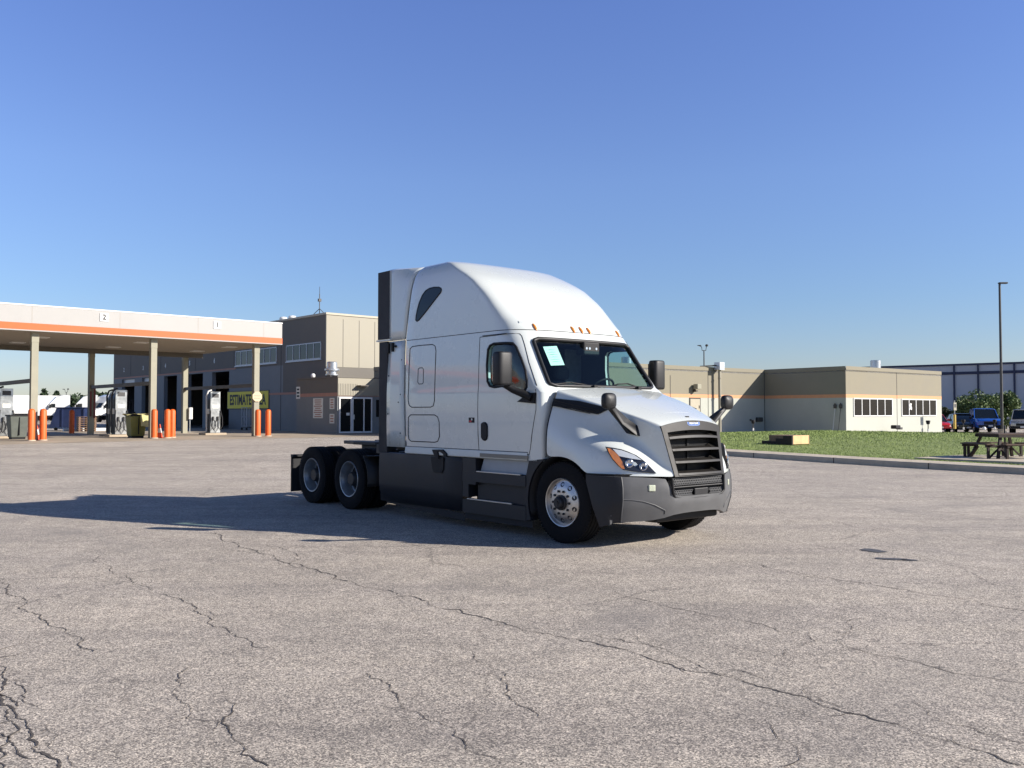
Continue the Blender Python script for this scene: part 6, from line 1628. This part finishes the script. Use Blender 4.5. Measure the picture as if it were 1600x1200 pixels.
for (px, d_, h, r, sh, seed, lab) in ((-.523, 150, 4.7, 1.9, 'cone', 11, 'far pine tree right of the leftmost visible column'), (-.508, 150, 4.4, 1.6, 'cone', 12, 'far pine tree left of the far lamp post'),
        (-.493, 150, 4.3, 2.0, 'round', 13, 'far round tree right of the far lamp post'), (-.556, 170, 3.6, 2.6, 'round', 14, 'low far tree left of the leftmost visible column'), (-.466, 150, 4.4, 1.8, 'round', 15, 'far tree seen between the rear column and the service building'), (-.482, 155, 3.6, 2.2, 'round', 16, 'low far tree just left of the shaded rear column'), (-.455, 150, 4.0, 1.6, 'round', 17, 'far tree partly hidden by the far end of the service building')):
    tree('pine_tree' if sh == 'cone' else 'broadleaf_tree', lab, (px * d_, d_, .3), h + .6, r, M['pine'], 1100, .34, seed, .18, sh, TG)
# distant tree line
b = MB(); rnd = random.Random(23); vs = []; fs = []
def treeline(x0, x1, y, hmax, n):
    for k in range(n):
        x = rnd.uniform(x0, x1); hh = hmax * (.55 + .25 * math.sin(x * .11) + .2 * math.sin(x * .37 + 1) + .15 * rnd.random()); z = rnd.uniform(.0, 1) ** .7 * max(.5, hh)
        p = Vector((x, y + rnd.uniform(-6, 6), z)); a1 = Vector((rnd.gauss(0, 1), rnd.gauss(0, .4), rnd.gauss(0, 1))).normalized(); a2 = a1.cross(Vector((0, 1, .2))).normalized(); s_ = rnd.uniform(.5, 1.1); o = len(vs)
        vs.extend([tuple(p - a1 * s_), tuple(p + a2 * s_ * .6), tuple(p + a1 * s_), tuple(p - a2 * s_ * .6)]); fs.append((o, o + 1, o + 2, o + 3))
treeline(-330, 60, 300, 6.2, 26000); treeline(60, 330, 320, 5.0, 9000)
b.v = vs; b.f = fs; b.mi = [0] * len(fs); tl = b.build('distant_tree_line', M['pine'], recalc=False); tl['kind'] = 'stuff'

# parked white trucks and trailer beyond the canopy ---------------------------
t = thing('box_trailer', 'long white box trailer parked far beyond the canopy', 'trailer', (-78.0, 140.0, .3), .62)
b = MB(); b.box(-11, 7.2, -1.25, 1.25, 1.2, 4.05); b.build('box_body', M['carwhite'], t)
b = MB(); b.box(-11, 7.0, -1.0, 1.0, .95, 1.19); b.box(-.2, .2, -.9, .9, 0, 1.0); b.build('underframe', M['trim'], t)
for x in (-9.5, -8.2, 4.2, 5.5):
    b = MB(); b.cyl((x, -1.2, .5), .5, .3, 18, 'y'); b.build('wheel', M['tyre'], t)
def far_truck(lab, loc, rz, sleeper=True, dark=False):
    t = thing('parked_semi_truck', lab, 'semi truck', loc, rz, 'white semi trucks parked beyond the canopy')
    prof = [(-3.4, 1.0), (-3.4, 3.85), (-2.6, 3.9), (-1.6, 3.6), (-.85, 2.75), (-.3, 2.0), (1.0, 1.6), (1.25, 1.3), (1.25, .9)] if sleeper else [(-2.0, 1.0), (-2.0, 2.9), (-.9, 2.75), (-.3, 2.0), (1.0, 1.6), (1.25, 1.3), (1.25, .9)]
    b = MB(); rows = []
    for y, k in ((-1.15, .97), (-1.0, 1.0), (1.0, 1.0), (1.15, .97)):
        rows.append([(x, y, 1.0 + (z - 1.0) * k) for x, z in prof])
    b.grid(rows, ); n_ = len(prof); b.add(rows[0], [tuple(range(n_))]); b.add(rows[-1], [tuple(range(n_))]); b.build('cab', M['carwhite'], t, smooth=30)
    b = MB(); b.add([(-.80, -1.0, 2.70), (-.80, 1.0, 2.70), (-.28, 1.05, 2.03), (-.28, -1.05, 2.03)], [(0, 1, 2, 3)])
    for i, v in enumerate(b.v): b.v[i] = (v[0] + .03, v[1], v[2] + .02)
    b.build('windshield', M['carglass'], t)
    for s in (-1, 1):
        b = MB(); b.prism([(-1.5, 2.05), (-1.5, 2.6), (-1.0, 2.6), (-.6, 2.05)], min(s * 1.14, s * 1.16), max(s * 1.14, s * 1.16), 'y'); b.build('side_window', M['carglass'], t)
        b = MB(); b.box(-.9, -.7, s * 1.45 - .1, s * 1.45 + .1, 1.95, 2.5); b.build('side_mirror', M['trim'], t)
        for x in (0, -5.2, -6.5):
            b = MB(); b.cyl((x, s * 1.05 - .15, .5), .5, .3, 18, 'y'); b.build('wheel', M['tyre'], t)
        b = MB(); b.box(.95, 1.22, s * .9 - .2, s * .9 + .2, .95, 1.2); b.build('headlight', M['head'], t)
    b = MB(); b.box(1.0, 1.29, -.5, .5, .75, 1.45); b.build('grille', M['trim'], t)
    b = MB(); b.box(.6, 1.4, -1.15, 1.15, .3, .85); b.box(-4.2, -.6, -1.1, 1.1, .3, 1.0); b.box(-7.2, .6, -.5, .5, .6, .95); b.build('chassis', M['trim'], t)
ft = [((-67.0, 128.0, .3), -2.6, True, 'white sleeper truck half behind the leftmost visible canopy column'),
      ((-62.5, 127.0, .3), -2.75, True, 'white sleeper truck with dark mirrors, second from the white trailer'),
      ((-58.8, 126.0, .3), -2.0, True, 'white sleeper truck directly above the blue dumpster'),
      ((-55.0, 126.0, .3), -1.75, True, 'white sleeper truck just left of the shaded rear column'),
      ((-52.0, 127.0, .3), -1.6, True, 'white sleeper truck right of the shaded rear column'),
      ((-48.6, 128.0, .3), -1.5, False, 'white day cab truck furthest right, beside the forklift mast')]
for loc, rz, sl, lab in ft: far_truck(lab, loc, rz, sl)
t = thing('barrier_kerb', 'low white concrete kerb block behind the canopy', 'kerb block', (-30.5, 64.2, GB), TH_L)
b = MB(); b.box(-1.5, 1.6, -.15, .15, 0, .22); b.build('block', M['framew'], t, bevel=.03)
t = thing('bollard_chain_fence', 'dark pipe handrail in front of the far open bay', 'handrail', LP(29.6, 87.0, GB), TH_L)
b = MB()
for z in (.55, 1.05): b.tube([(0, -3, z), (0, 4, z)], .03, 6)
for y in (-3, -.7, 1.6, 4): b.tube([(0, y, 0), (0, y, 1.05)], .03, 6)
b.build('rail', M['pole'], t); t.name = 'handrail'

for o in list(bpy.data.objects):
    if o.name.split('.')[0] in ('bench_support',): split_islands(o)
